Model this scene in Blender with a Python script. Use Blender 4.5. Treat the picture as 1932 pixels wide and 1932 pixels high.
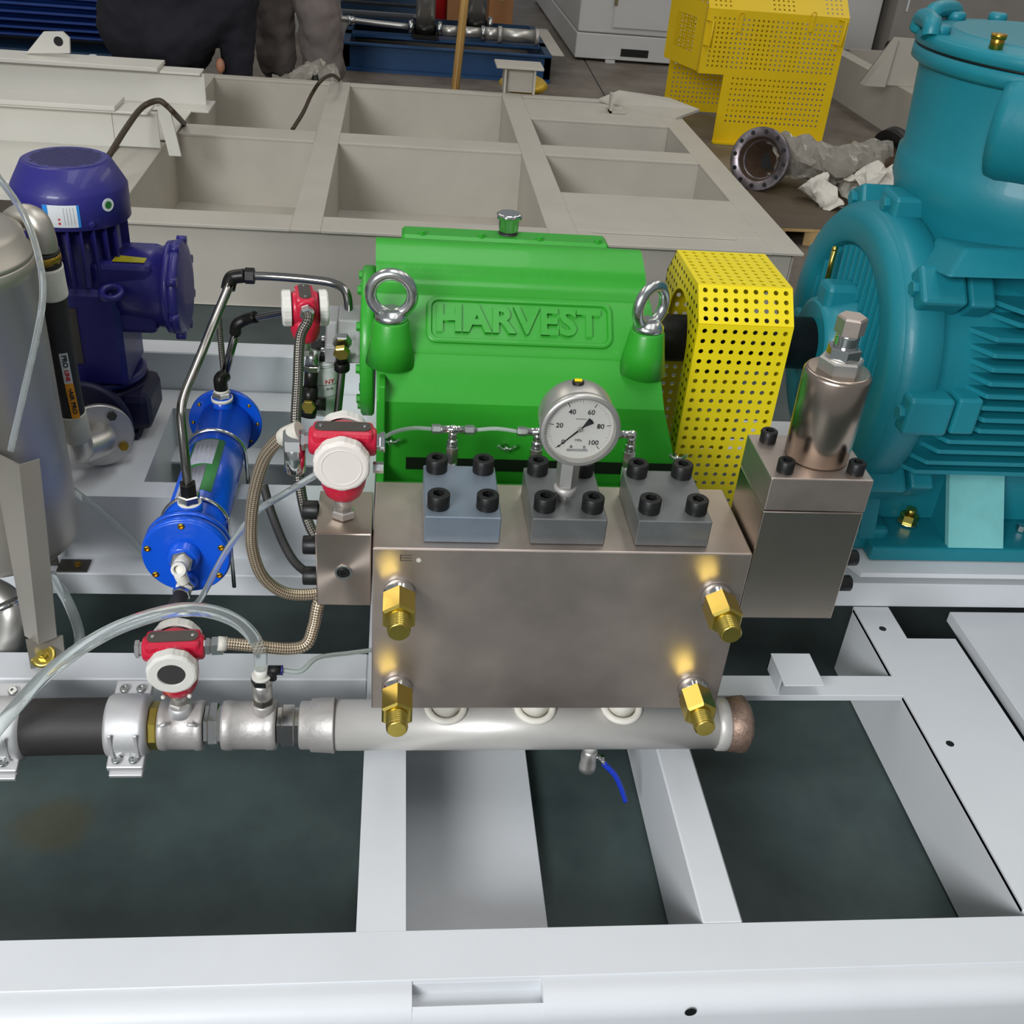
import bpy, bmesh, math, random
from mathutils import Vector, Matrix
random.seed(7)
pi = math.pi
for o in list(bpy.data.objects): bpy.data.objects.remove(o)
SC = bpy.context.scene
COL = SC.collection

# ------------------------------------------------------------------ camera
F = 2004.06
CAM = Vector((0.02836, -1.33696, 1.63318))
MR = Matrix(((0.99348303, 0.11221219, -0.01999732), (-0.08295929, 0.83219212, 0.54824632), (0.07816153, -0.54301445, 0.8360778)))
# columns of MR: camera right, forward, up
rt, fw, up = (Vector([MR[i][j] for i in range(3)]) for j in range(3))
cd = bpy.data.cameras.new('camera'); cam = bpy.data.objects.new('camera', cd); COL.objects.link(cam)
cd.sensor_width = 36; cd.lens = F / 1932 * 36; cd.clip_start = .05; cd.clip_end = 100
bk = -fw
cam.matrix_world = Matrix(((rt.x, up.x, bk.x, CAM.x), (rt.y, up.y, bk.y, CAM.y), (rt.z, up.z, bk.z, CAM.z), (0, 0, 0, 1)))
SC.camera = cam

# ------------------------------------------------------------------ light
W = bpy.data.worlds.new('workshop_air'); SC.world = W; W.use_nodes = True
bg = W.node_tree.nodes['Background']; bg.inputs[0].default_value = (.80, .84, .88, 1); bg.inputs[1].default_value = .28
def area(name, loc, rot, sx, sy, power, col=(1, 1, 1)):
    l = bpy.data.lights.new(name, 'AREA'); l.shape = 'RECTANGLE'; l.size = sx; l.size_y = sy; l.energy = power; l.color = col
    o = bpy.data.objects.new(name, l); COL.objects.link(o); o.location = loc; o.rotation_euler = rot
    return o
area('door_light', (-2.9, -5.0, 3.7), (math.radians(58), 0, math.radians(-30)), 2.6, 2.0, 465, (.96, .98, 1))
area('roof_light', (.3, .2, 6.0), (0, 0, 0), 1.2, 4.0, 70, (.97, .98, 1))
area('roof_light', (2.6, 1.6, 6.2), (0, 0, 0), 1.0, 8, 60, (1, .97, .92))
area('roof_light', (5.5, 6.5, 6.5), (0, 0, 0), 1.2, 8, 110, (1, .93, .82))
area('roof_light', (-3.5, 6.0, 6.5), (0, 0, 0), 1.2, 8, 110, (1, .93, .82))
vs = SC.view_settings
vs.view_transform = 'Standard'; vs.look = 'None'; vs.gamma = 1; vs.use_curve_mapping = False; vs.exposure = 0.0

# ------------------------------------------------------------------ pixel rays: a photo point met with a plane
def P(px, py, x=None, y=None, z=None):
    d = MR @ Vector(((px - 966) / F, 1, -(py - 966) / F))
    t = (x - CAM.x) / d.x if x is not None else (y - CAM.y) / d.y if y is not None else (z - CAM.z) / d.z
    return CAM + d * t

# ------------------------------------------------------------------ materials
def lin(c):
    c = c / 255
    return c / 12.92 if c < .04045 else ((c + .055) / 1.055) ** 2.4
def rgb(r, g, b): return (lin(r), lin(g), lin(b), 1)
def mat(name, col, rough=.5, metal=0., spec=.5, var=.06, vscale=8, bump=0., bscale=60, coat=0., col2=None, rvar=0., stretch=None, trans=0., ior=1.45, alpha=1.):
    m = bpy.data.materials.new(name); m.use_nodes = True
    nt = m.node_tree; n = nt.nodes; b = n['Principled BSDF']
    b.inputs['Roughness'].default_value = rough; b.inputs['Metallic'].default_value = metal
    b.inputs['Specular IOR Level'].default_value = spec; b.inputs['Coat Weight'].default_value = coat
    b.inputs['Transmission Weight'].default_value = trans; b.inputs['IOR'].default_value = ior; b.inputs['Alpha'].default_value = alpha
    b.inputs['Base Color'].default_value = rgb(*col)
    tc = n.new('ShaderNodeTexCoord'); mp = n.new('ShaderNodeMapping'); nt.links.new(tc.outputs['Object'], mp.inputs['Vector'])
    if stretch: mp.inputs['Scale'].default_value = stretch
    if var or col2:
        t = n.new('ShaderNodeTexNoise'); t.inputs['Scale'].default_value = vscale; t.inputs['Detail'].default_value = 6; t.inputs['Roughness'].default_value = .6
        nt.links.new(mp.outputs[0], t.inputs['Vector'])
        r = n.new('ShaderNodeValToRGB'); c = rgb(*col)
        d = rgb(*col2) if col2 else tuple(q * (1 - var * 2) for q in c[:3]) + (1,)
        r.color_ramp.elements[0].position = .3; r.color_ramp.elements[1].position = .7
        r.color_ramp.elements[0].color = d; r.color_ramp.elements[1].color = c
        nt.links.new(t.outputs['Fac'], r.inputs['Fac']); nt.links.new(r.outputs['Color'], b.inputs['Base Color'])
        if rvar:
            mr = n.new('ShaderNodeMapRange'); mr.inputs['To Min'].default_value = max(.02, rough - rvar); mr.inputs['To Max'].default_value = rough + rvar
            nt.links.new(t.outputs['Fac'], mr.inputs['Value']); nt.links.new(mr.outputs[0], b.inputs['Roughness'])
    if bump:
        t2 = n.new('ShaderNodeTexNoise'); t2.inputs['Scale'].default_value = bscale; t2.inputs['Detail'].default_value = 4
        nt.links.new(mp.outputs[0], t2.inputs['Vector'])
        bn = n.new('ShaderNodeBump'); bn.inputs['Strength'].default_value = bump; bn.inputs['Distance'].default_value = .003
        nt.links.new(t2.outputs['Fac'], bn.inputs['Height']); nt.links.new(bn.outputs[0], b.inputs['Normal'])
    return m
M = {}
def dm(k, *a, **kw): M[k] = mat(k, *a, **kw)
dm('white_paint', (208, 211, 214), .42, var=.025, vscale=5, bump=.05)
dm('lit_beige_paint', (210, 207, 197), .42, var=.03, vscale=4, bump=.05)  # lighter beige: stronger light on the channel skid is put into the colour
dm('beige_paint', (184, 178, 166), .45, var=.05, vscale=4, bump=.06)
dm('green_paint', (46, 152, 40), .38, var=.03, vscale=6, bump=.22, bscale=40, coat=.1)
dm('teal_paint', (18, 120, 134), .46, var=.05, vscale=5, bump=.2, bscale=45, coat=.05)
dm('teal_bare', (120, 190, 190), .5, var=.06, vscale=20, bump=.2, bscale=50)
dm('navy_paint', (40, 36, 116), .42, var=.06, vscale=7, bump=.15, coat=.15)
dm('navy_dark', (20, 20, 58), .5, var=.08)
dm('cooler_blue', (8, 82, 205), .3, var=.03, bump=.05, coat=.3)
dm('motor_blue', (18, 56, 128), .45, var=.1)
dm('far_blue', (24, 66, 108), .45, var=.1)
dm('far_blue_dark', (24, 56, 84), .5, var=.1)
dm('yellow_paint', (232, 210, 14), .4, var=.03, vscale=4)
dm('yellow_far', (226, 190, 14), .42, var=.04, vscale=4)
dm('brushed_steel', (200, 186, 176), .46, 1., var=.12, vscale=7, rvar=.09, bump=.04, bscale=90, stretch=(1, 1, 1))
dm('turned_steel', (186, 170, 156), .24, 1., var=.05, vscale=40, rvar=.05, stretch=(1, 1, .05))
dm('plate_steel', (128, 130, 130), .40, .65, var=.1, vscale=20, rvar=.08)
dm('blued_steel', (134, 146, 158), .4, .55, var=.08, vscale=16, rvar=.08)
dm('pipe_metal', (206, 203, 198), .42, .4, var=.05, vscale=9, rvar=.08, bump=.05, bscale=60)
dm('stainless', (206, 203, 197), .40, .9, var=.06, vscale=6, rvar=.1, bump=.03)
dm('tank_steel', (190, 184, 173), .42, .75, var=.08, vscale=3, rvar=.08, bump=.03, bscale=14)
dm('cast_steel', (192, 188, 184), .50, .55, var=.08, vscale=25, bump=.25, bscale=90)
dm('chrome', (214, 214, 212), .14, 1., var=0)
dm('zinc', (205, 208, 206), .26, 1., var=.1, vscale=50, bump=.1)
dm('aluminium', (200, 200, 200), .54, .55, var=.05, bump=.1, bscale=120)
dm('dark_steel', (96, 92, 86), .35, .9, var=.1)
dm('tube_steel', (150, 148, 144), .2, 1., var=.04)
dm('black_oxide', (34, 34, 34), .42, .35, var=.15, vscale=60, bump=.1)
dm('black_fitting', (38, 37, 35), .35, .5, var=.2, vscale=40)
dm('rubber', (44, 42, 41), .6, var=.08, vscale=20, bump=.15)
dm('black', (14, 14, 14), .5, var=0)
dm('brass', (206, 184, 92), .30, 1., var=.05, vscale=30)
dm('brass_dull', (186, 150, 60), .3, 1., var=.1, vscale=40)
dm('red_paint', (192, 26, 56), .38, var=.04, vscale=12, bump=.15, bscale=160, coat=.15)
dm('white_plastic', (214, 212, 204), .45, var=.02)
dm('cap_white', (222, 214, 206), .5, var=.03, vscale=20)
dm('label_dark', (92, 86, 80), .4, .5, var=.08, vscale=40)
dm('white_can', (222, 226, 222), .3, var=.02)
dm('label_white', (216, 218, 220), .5, var=.02)
dm('label_blue', (38, 128, 204), .45, var=0)
dm('label_green', (44, 116, 56), .5, var=.05)
dm('label_grey', (150, 152, 166), .5, var=.08, vscale=60)
dm('label_yellow', (200, 190, 40), .35, .3, var=.12, vscale=60)
dm('orange_print', (232, 152, 24), .5, var=0)
dm('red_print', (200, 30, 40), .5, var=0)
dm('ink', (40, 40, 44), .5, var=0)
dm('faint_ink', (150, 150, 150), .5, var=0)
dm('dial_white', (216, 214, 206), .5, var=0)
dm('wood', (186, 146, 84), .6, var=.1, vscale=20, stretch=(1, 1, .1))
dm('wood_edge', (190, 158, 108), .7, var=.1, vscale=30)
dm('ply_dark', (88, 76, 60), .7, var=.12, vscale=6, stretch=(.4, 3, 1))
dm('cardboard', (178, 124, 78), .7, var=.06)
dm('rust_steel', (112, 92, 76), .55, .6, var=.15, vscale=30, bump=.2)
dm('flange_steel', (164, 158, 164), .35, .85, col2=(96, 84, 84), vscale=14, bump=.15)
dm('rust_cap', (168, 142, 126), .5, .7, col2=(124, 104, 92), vscale=60, bump=.4, bscale=150)
dm('navy_cloth', (30, 30, 38), .85, var=.12, vscale=5, bump=.3, bscale=12)
dm('grey_cloth', (122, 112, 108), .85, var=.1, vscale=5, bump=.4, bscale=10)
dm('skin', (190, 134, 104), .55, var=.05)
dm('hair', (24, 20, 18), .6, var=.1)
dm('cabinet_paint', (188, 187, 184), .4, var=.02)
dm('cabinet_grey', (140, 134, 128), .45, var=.05)
dm('cable', (62, 50, 34), .5, var=.1)
dm('ptfe', (232, 228, 216), .6, var=.05, vscale=60, bump=.3)
dm('tape', (200, 196, 184), .5, var=.06, vscale=30, bump=.3)
dm('lead_yellow', (206, 170, 40), .4, .4, var=.1, vscale=30)
dm('blue_grip', (28, 60, 190), .35, var=.03)
dm('clear_tube', (236, 242, 240), .10, trans=.85, ior=1.22, var=0, spec=.5)
dm('clear_tube_soft', (196, 206, 200), .25, trans=.6, ior=1.15, var=0)
dm('glass', (255, 255, 255), .02, trans=1., ior=1.1, var=0)
dm('lcd', (62, 62, 60), .15, var=.05, coat=.5)
dm('film', (206, 200, 188), .10, trans=.6, ior=1.2, var=.1, vscale=12, bump=1., bscale=22)
dm('film_white', (206, 200, 188), .4, var=.06, vscale=12, bump=.8, bscale=20)
dm('greenish_galv', (150, 156, 158), .5, .3, var=.08)

def aniso(k, axis, amt):
    m = M[k]; nt = m.node_tree; b = nt.nodes['Principled BSDF']; b.inputs['Anisotropic'].default_value = amt
    t = nt.nodes.new('ShaderNodeTangent'); t.direction_type = 'RADIAL'; t.axis = axis; nt.links.new(t.outputs[0], b.inputs['Tangent'])
dm('turned_face', (196, 180, 168), .36, 1., var=.05, vscale=10)
dm('turned_body', (198, 184, 172), .30, 1., var=.05, vscale=10)
aniso('turned_face', 'Y', .85); aniso('turned_body', 'Z', .8); aniso('turned_steel', 'Z', .6)
def braid(name, c1, c2, k1, k2, rough=.35, metal=.7):
    m = bpy.data.materials.new(name); m.use_nodes = True; nt = m.node_tree; n = nt.nodes; b = n['Principled BSDF']
    a = n.new('ShaderNodeAttribute'); a.attribute_name = 'uvt'
    s = n.new('ShaderNodeSeparateXYZ'); nt.links.new(a.outputs['Vector'], s.inputs[0])
    def mth(op, x, y=None):
        q = n.new('ShaderNodeMath'); q.operation = op
        for i, v in enumerate((x, y)):
            if v is None: continue
            if isinstance(v, (int, float)): q.inputs[i].default_value = v
            else: nt.links.new(v, q.inputs[i])
        return q.outputs[0]
    u = mth('MULTIPLY', s.outputs[0], k1); v = mth('MULTIPLY', s.outputs[1], k2 * 2 * pi)
    p = mth('MULTIPLY', mth('SINE', mth('ADD', u, v)), mth('SINE', mth('SUBTRACT', u, v)))
    q = mth('ADD', mth('MULTIPLY', p, .5), .5)
    r = n.new('ShaderNodeValToRGB'); r.color_ramp.elements[0].color = rgb(*c2); r.color_ramp.elements[1].color = rgb(*c1)
    r.color_ramp.elements[0].position = .25; r.color_ramp.elements[1].position = .55
    nt.links.new(q, r.inputs[0]); nt.links.new(r.outputs[0], b.inputs['Base Color'])
    bn = n.new('ShaderNodeBump'); bn.inputs['Strength'].default_value = .7; bn.inputs['Distance'].default_value = .001
    nt.links.new(q, bn.inputs['Height']); nt.links.new(bn.outputs[0], b.inputs['Normal'])
    b.inputs['Roughness'].default_value = rough; b.inputs['Metallic'].default_value = metal
    M[name] = m
braid('braid_bronze', (206, 190, 166), (96, 78, 58), 700, 6)
braid('braid_dark', (120, 116, 108), (50, 48, 44), 700, 6)

# ------------------------------------------------------------------ mesh builder
def frame_of(d):
    d = Vector(d).normalized()
    a = Vector((0, 0, 1)) if abs(d.z) < .9 else Vector((1, 0, 0))
    u = a.cross(d).normalized(); v = d.cross(u).normalized()
    return u, v, d
class MB:
    def __init__(s): s.v = []; s.f = []; s.sm = []; s.uv = {}; s.mi = []; s.cur = 0
    def add(s, vs, fs, sm=False, T=None, uv=None):
        o = len(s.v)
        for i, p in enumerate(vs):
            p = Vector(p)
            if T is not None: p = T @ p
            s.v.append(p)
            if uv: s.uv[o + i] = uv[i]
        for f in fs: s.f.append([o + i for i in f]); s.sm.append(sm); s.mi.append(s.cur)
        return s
    def box(s, x0, x1, y0, y1, z0, z1, bev=0., T=None, seg=1):
        if bev <= 0:
            vs = [(x, y, z) for z in (z0, z1) for y in (y0, y1) for x in (x0, x1)]
            return s.add(vs, [(0, 2, 3, 1), (4, 5, 7, 6), (0, 1, 5, 4), (2, 6, 7, 3), (0, 4, 6, 2), (1, 3, 7, 5)], False, T)
        bm = bmesh.new(); bmesh.ops.create_cube(bm, size=1)
        for q in bm.verts: q.co = Vector(((x0 + x1) / 2 + q.co.x * (x1 - x0), (y0 + y1) / 2 + q.co.y * (y1 - y0), (z0 + z1) / 2 + q.co.z * (z1 - z0)))
        bmesh.ops.bevel(bm, geom=bm.edges[:], offset=bev, segments=seg, affect='EDGES', profile=.5)
        bm.verts.index_update()
        s.add([q.co.copy() for q in bm.verts], [[q.index for q in f.verts] for f in bm.faces], False, T); bm.free(); return s
    def cbox(s, c, sz, bev=0., R=None, seg=1):
        T = Matrix.Translation(Vector(c)) @ (R.to_4x4() if R is not None else Matrix.Identity(4))
        a, b, d = (q / 2 for q in sz)
        return s.box(-a, a, -b, b, -d, d, bev, T, seg)
    def lathe(s, prof, a, d, n=24, smooth=True, phase=0., cap=True):
        # prof: (t, r) along direction d from point a
        u, v, d = frame_of(d); a = Vector(a); vs = []; fs = []
        for t, r in prof:
            for i in range(n):
                an = 2 * pi * i / n + phase
                vs.append(a + d * t + (u * math.cos(an) + v * math.sin(an)) * max(r, 1e-5))
        for k in range(len(prof) - 1):
            for i in range(n):
                j = (i + 1) % n
                fs.append((k * n + i, k * n + j, (k + 1) * n + j, (k + 1) * n + i))
        o = len(s.f); s.add(vs, fs, smooth)
        if cap:
            m = len(s.v) - len(vs)
            s.f.append([m + i for i in range(n)][::-1]); s.sm.append(False); s.mi.append(s.cur)
            k = (len(prof) - 1) * n
            s.f.append([m + k + i for i in range(n)]); s.sm.append(False); s.mi.append(s.cur)
        return s
    def cyl(s, a, b, r, r2=None, n=24, smooth=True, bev=0., phase=0., cap=True):
        a = Vector(a); b = Vector(b); L = (b - a).length; r2 = r if r2 is None else r2
        if bev: pr = [(0, r - bev), (bev, r), (L - bev, r2), (L, r2 - bev)]
        else: pr = [(0, r), (L, r2)]
        return s.lathe(pr, a, b - a, n, smooth, phase, cap)
    def hexp(s, a, b, r, bev=.0, phase=0.): return s.cyl(a, b, r, n=6, smooth=False, bev=bev, phase=phase)
    def ring(s, a, b, ro, ri, n=32, smooth=True):
        a = Vector(a); b = Vector(b); L = (b - a).length
        u, v, d = frame_of(b - a); vs = []; fs = []
        pr = [(0, ro), (L, ro), (L, ri), (0, ri)]
        for t, r in pr:
            for i in range(n): vs.append(a + d * t + (u * math.cos(2 * pi * i / n) + v * math.sin(2 * pi * i / n)) * r)
        for k in range(4):
            for i in range(n):
                j = (i + 1) % n; k2 = (k + 1) % 4
                s_ = (k * n + i, k * n + j, k2 * n + j, k2 * n + i); fs.append(s_)
        m = len(s.f); s.add(vs, fs, smooth)
        for q in range(m, len(s.f)):
            if (q - m) // n in (1, 3): s.sm[q] = False
        return s
    def torus(s, c, ax, R, r, n=40, k=14):
        u, v, d = frame_of(ax); c = Vector(c); vs = []; fs = []
        for i in range(n):
            a = 2 * pi * i / n; e = u * math.cos(a) + v * math.sin(a)
            for j in range(k):
                b = 2 * pi * j / k; vs.append(c + e * (R + r * math.cos(b)) + d * r * math.sin(b))
        for i in range(n):
            for j in range(k):
                i2 = (i + 1) % n; j2 = (j + 1) % k; fs.append((i * k + j, i2 * k + j, i2 * k + j2, i * k + j2))
        return s.add(vs, fs, True)
    def sphere(s, c, r, n=20, k=12, sc=(1, 1, 1), R=None):
        vs = []; fs = []
        for j in range(k + 1):
            t = pi * j / k
            for i in range(n):
                p = Vector((math.sin(t) * math.cos(2 * pi * i / n) * sc[0], math.sin(t) * math.sin(2 * pi * i / n) * sc[1], math.cos(t) * sc[2])) * r
                if R is not None: p = R @ p
                vs.append(Vector(c) + p)
        for j in range(k):
            for i in range(n): fs.append((j * n + i, (j + 1) * n + i, (j + 1) * n + (i + 1) % n, j * n + (i + 1) % n))
        return s.add(vs, fs, True)
    def tube(s, pts, r, n=14, sm=True, res=8, cap=True, spline=True, r2=None):
        pts = [Vector(p) for p in pts]
        if spline and len(pts) > 2:
            q = []; e = [pts[0] * 2 - pts[1]] + pts + [pts[-1] * 2 - pts[-2]]
            for i in range(1, len(e) - 2):
                a, b, c, d = e[i - 1], e[i], e[i + 1], e[i + 2]
                for k in range(res):
                    t = k / res
                    q.append(.5 * ((2 * b) + (c - a) * t + (2 * a - 5 * b + 4 * c - d) * t * t + (3 * b - a - 3 * c + d) * t ** 3))
            q.append(pts[-1]); pts = q
        u = None; vs = []; uv = []; L = 0
        for i, p in enumerate(pts):
            d = (pts[min(i + 1, len(pts) - 1)] - pts[max(i - 1, 0)]).normalized()
            if u is None: u = frame_of(d)[0]
            u = (u - d * u.dot(d)).normalized(); v = d.cross(u)
            if i: L += (p - pts[i - 1]).length
            rr = r if r2 is None else r + (r2 - r) * i / (len(pts) - 1)
            for k in range(n + 1):
                a = 2 * pi * k / n; vs.append(p + (u * math.cos(a) + v * math.sin(a)) * rr); uv.append((L, k / n))
        fs = []
        for i in range(len(pts) - 1):
            for k in range(n): o = i * (n + 1) + k; fs.append((o, o + 1, o + n + 2, o + n + 1))
        o = (len(pts) - 1) * (n + 1)
        s.add(vs, fs, sm, None, uv)
        if cap:
            m = len(s.v) - len(vs)
            s.f.append([m + i for i in range(n)][::-1]); s.sm.append(False); s.mi.append(s.cur)
            s.f.append([m + o + i for i in range(n)]); s.sm.append(False); s.mi.append(s.cur)
        return s
    def prism(s, poly, ax, t0, t1, T=None, smooth=False):
        # poly 2D; ax 'x': (y,z), 'y': (x,z), 'z': (x,y)
        f = {'x': lambda p, t: (t, p[0], p[1]), 'y': lambda p, t: (p[0], t, p[1]), 'z': lambda p, t: (p[0], p[1], t)}[ax]
        n = len(poly); vs = [f(p, t0) for p in poly] + [f(p, t1) for p in poly]
        s.add(vs, [(i, (i + 1) % n, n + (i + 1) % n, n + i) for i in range(n)], smooth, T)
        m = len(s.v) - 2 * n
        s.f.append([m + i for i in range(n)][::-1]); s.sm.append(False); s.mi.append(s.cur)
        s.f.append([m + n + i for i in range(n)]); s.sm.append(False); s.mi.append(s.cur)
        return s
    def quad(s, a, b, c, d): return s.add([a, b, c, d], [(0, 1, 2, 3)])
    def perf(s, O, U, V, nu, nv, r, th, mu=0., mv=0., holes=None, k=8):
        """sheet from corner O spanned by U and V; nu x nv holes of radius r; mu, mv solid margins"""
        O = Vector(O); U = Vector(U); V = Vector(V); lu = U.length; lv = V.length; u = U / lu; v = V / lv; w = u.cross(v) * th
        pu = (lu - 2 * mu) / nu; pv = (lv - 2 * mv) / nv
        def plate(a0, a1, b0, b1):
            if a1 - a0 < 1e-6 or b1 - b0 < 1e-6: return
            q = [O + u * a + v * b for a, b in ((a0, b0), (a1, b0), (a1, b1), (a0, b1))]
            s.add(q + [p - w for p in q], [(0, 1, 2, 3), (7, 6, 5, 4), (0, 4, 5, 1), (1, 5, 6, 2), (2, 6, 7, 3), (3, 7, 4, 0)])
        plate(0, lu, 0, mv); plate(0, lu, lv - mv, lv); plate(0, mu, mv, lv - mv); plate(lu - mu, lu, mv, lv - mv)
        for i in range(nu):
            for j in range(nv):
                a0 = mu + i * pu; b0 = mv + j * pv
                if holes is not None and not holes(i, j): plate(a0, a0 + pu, b0, b0 + pv); continue
                ca = a0 + pu / 2; cb = b0 + pv / 2; out = []; inn = []
                for m in range(8):
                    an = pi / 4 * m; cx, cy = math.cos(an), math.sin(an); sc = 1 / max(abs(cx), abs(cy))
                    out.append((ca + cx * sc * pu / 2, cb + cy * sc * pv / 2)); inn.append((ca + cx * r, cb + cy * r))
                vs = [O + u * a + v * b for a, b in out] + [O + u * a + v * b for a, b in inn]
                vs += [p - w for p in vs]
                fs = []
                for m in range(8):
                    q = (m + 1) % 8
                    fs += [(m, q, 8 + q, 8 + m), (16 + q, 16 + m, 24 + m, 24 + q), (8 + m, 8 + q, 24 + q, 24 + m)]
                s.add(vs, fs)
        return s
    def build(s, name, m, parent=None, label=None, cat=None, group=None, kind=None, bevel=0.):
        me = bpy.data.meshes.new(name)
        off = Vector((0, 0, 0)); q = parent
        while q is not None: off += q.location; q = q.parent
        me.from_pydata([tuple(p - off) for p in s.v], [], s.f)
        for i, pl in enumerate(me.polygons): pl.use_smooth = s.sm[i]; pl.material_index = s.mi[i]
        for mm in (m if isinstance(m, (list, tuple)) else [m]): me.materials.append(M[mm] if isinstance(mm, str) else mm)
        if s.uv:
            at = me.attributes.new('uvt', 'FLOAT_VECTOR', 'POINT')
            for i, p in s.uv.items(): at.data[i].vector = (p[0], p[1], 0)
        bm = bmesh.new(); bm.from_mesh(me); bmesh.ops.recalc_face_normals(bm, faces=bm.faces[:]); bm.to_mesh(me); bm.free()
        me.validate(); me.update()
        o = bpy.data.objects.new(name, me); COL.objects.link(o)
        if parent is not None: o.parent = parent
        tag(o, label, cat, group, kind)
        if bevel:
            bv = o.modifiers.new('edge', 'BEVEL'); bv.width = bevel; bv.segments = 2; bv.limit_method = 'ANGLE'; bv.angle_limit = math.radians(40)
        return o
def tag(o, label=None, cat=None, group=None, kind=None):
    if label: o['label'] = label
    if cat: o['category'] = cat
    if group: o['group'] = group
    if kind: o['kind'] = kind
    return o
def thing(name, label, cat, loc=(0, 0, 0), group=None):
    o = bpy.data.objects.new(name, None); COL.objects.link(o); o.location = Vector(loc); o.empty_display_size = .05
    return tag(o, label, cat, group)
def copy_tree(o, parent=None):
    c = o.copy(); COL.objects.link(c); c.parent = parent
    for ch in [q for q in ORIG_CH(o)]: copy_tree(ch, c)
    return c
def ORIG_CH(o): return [q for q in bpy.data.objects if q.parent == o]
def text(s, size, O, ux, uy, m, parent, name='lettering', ext=.0006, align='CENTER', label=None, bold=0., width=None):
    """flat or raised lettering lying in the plane ux, uy at O"""
    cu = bpy.data.curves.new('t', 'FONT'); cu.body = s; cu.size = size; cu.extrude = ext; cu.align_x = align; cu.align_y = 'CENTER'; cu.offset = bold
    cu.resolution_u = 3; cu.space_character = 1.06 if bold > .001 else 1
    to = bpy.data.objects.new('t', cu); COL.objects.link(to)
    dg = bpy.context.evaluated_depsgraph_get(); dg.update()
    me = bpy.data.meshes.new_from_object(to.evaluated_get(dg))
    bpy.data.objects.remove(to); bpy.data.curves.remove(cu)
    ux = Vector(ux).normalized(); uy = Vector(uy).normalized(); uz = ux.cross(uy); O = Vector(O)
    sx = 1.
    if width:
        xs = [v.co.x for v in me.vertices]; sx = width / (max(xs) - min(xs))
    off = Vector((0, 0, 0)); q = parent
    while q is not None: off += q.location; q = q.parent
    for v in me.vertices: v.co = O + ux * v.co.x * sx + uy * v.co.y + uz * v.co.z - off
    me.name = name; me.materials.clear(); me.materials.append(M[m])
    o = bpy.data.objects.new(name, me); COL.objects.link(o)
    if parent is not None: o.parent = parent
    if label: o['label'] = label
    return o
X3 = Vector((1, 0, 0)); Y3 = Vector((0, 1, 0)); Z3 = Vector((0, 0, 1))
def socket_bolt(base, d, R=.018, h=.025, parent=None, m='black_oxide', name='socket_bolt'):
    b = MB(); base = Vector(base); d = Vector(d).normalized()
    # knurled cap with a hexagonal recess
    u, v, w = frame_of(d); n = 24; vs = []; fs = []
    rings = [(0, R), (h - .0015, R), (h, R - .0015)]
    for t, r in rings:
        for i in range(n): a = 2 * pi * i / n; vs.append(base + w * t + (u * math.cos(a) + v * math.sin(a)) * r)
    for t, f in ((h, .56), (h * .45, .56)):
        for i in range(n):
            a = 2 * pi * i / n; am = (a % (pi / 3)) - pi / 6; rr = R * f * math.cos(pi / 6) / math.cos(am)
            vs.append(base + w * t + (u * math.cos(a) + v * math.sin(a)) * rr)
    for k in range(4):
        for i in range(n): j = (i + 1) % n; fs.append((k * n + i, k * n + j, (k + 1) * n + j, (k + 1) * n + i))
    fs.append(tuple(4 * n + i for i in range(n)))
    b.add(vs, fs)
    for q in range(2 * n): b.sm[q] = True
    return b.build(name, m, parent)
def hex_bolt(base, d, R=.009, h=.007, parent=None, m='zinc', name='bolt', washer=True):
    b = MB(); base = Vector(base); d = Vector(d).normalized()
    if washer: b.cyl(base, base + d * .0016, R * 1.25, n=20)
    b.hexp(base + d * .001, base + d * h, R, bev=R * .1)
    return b.build(name, m, parent)
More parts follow.
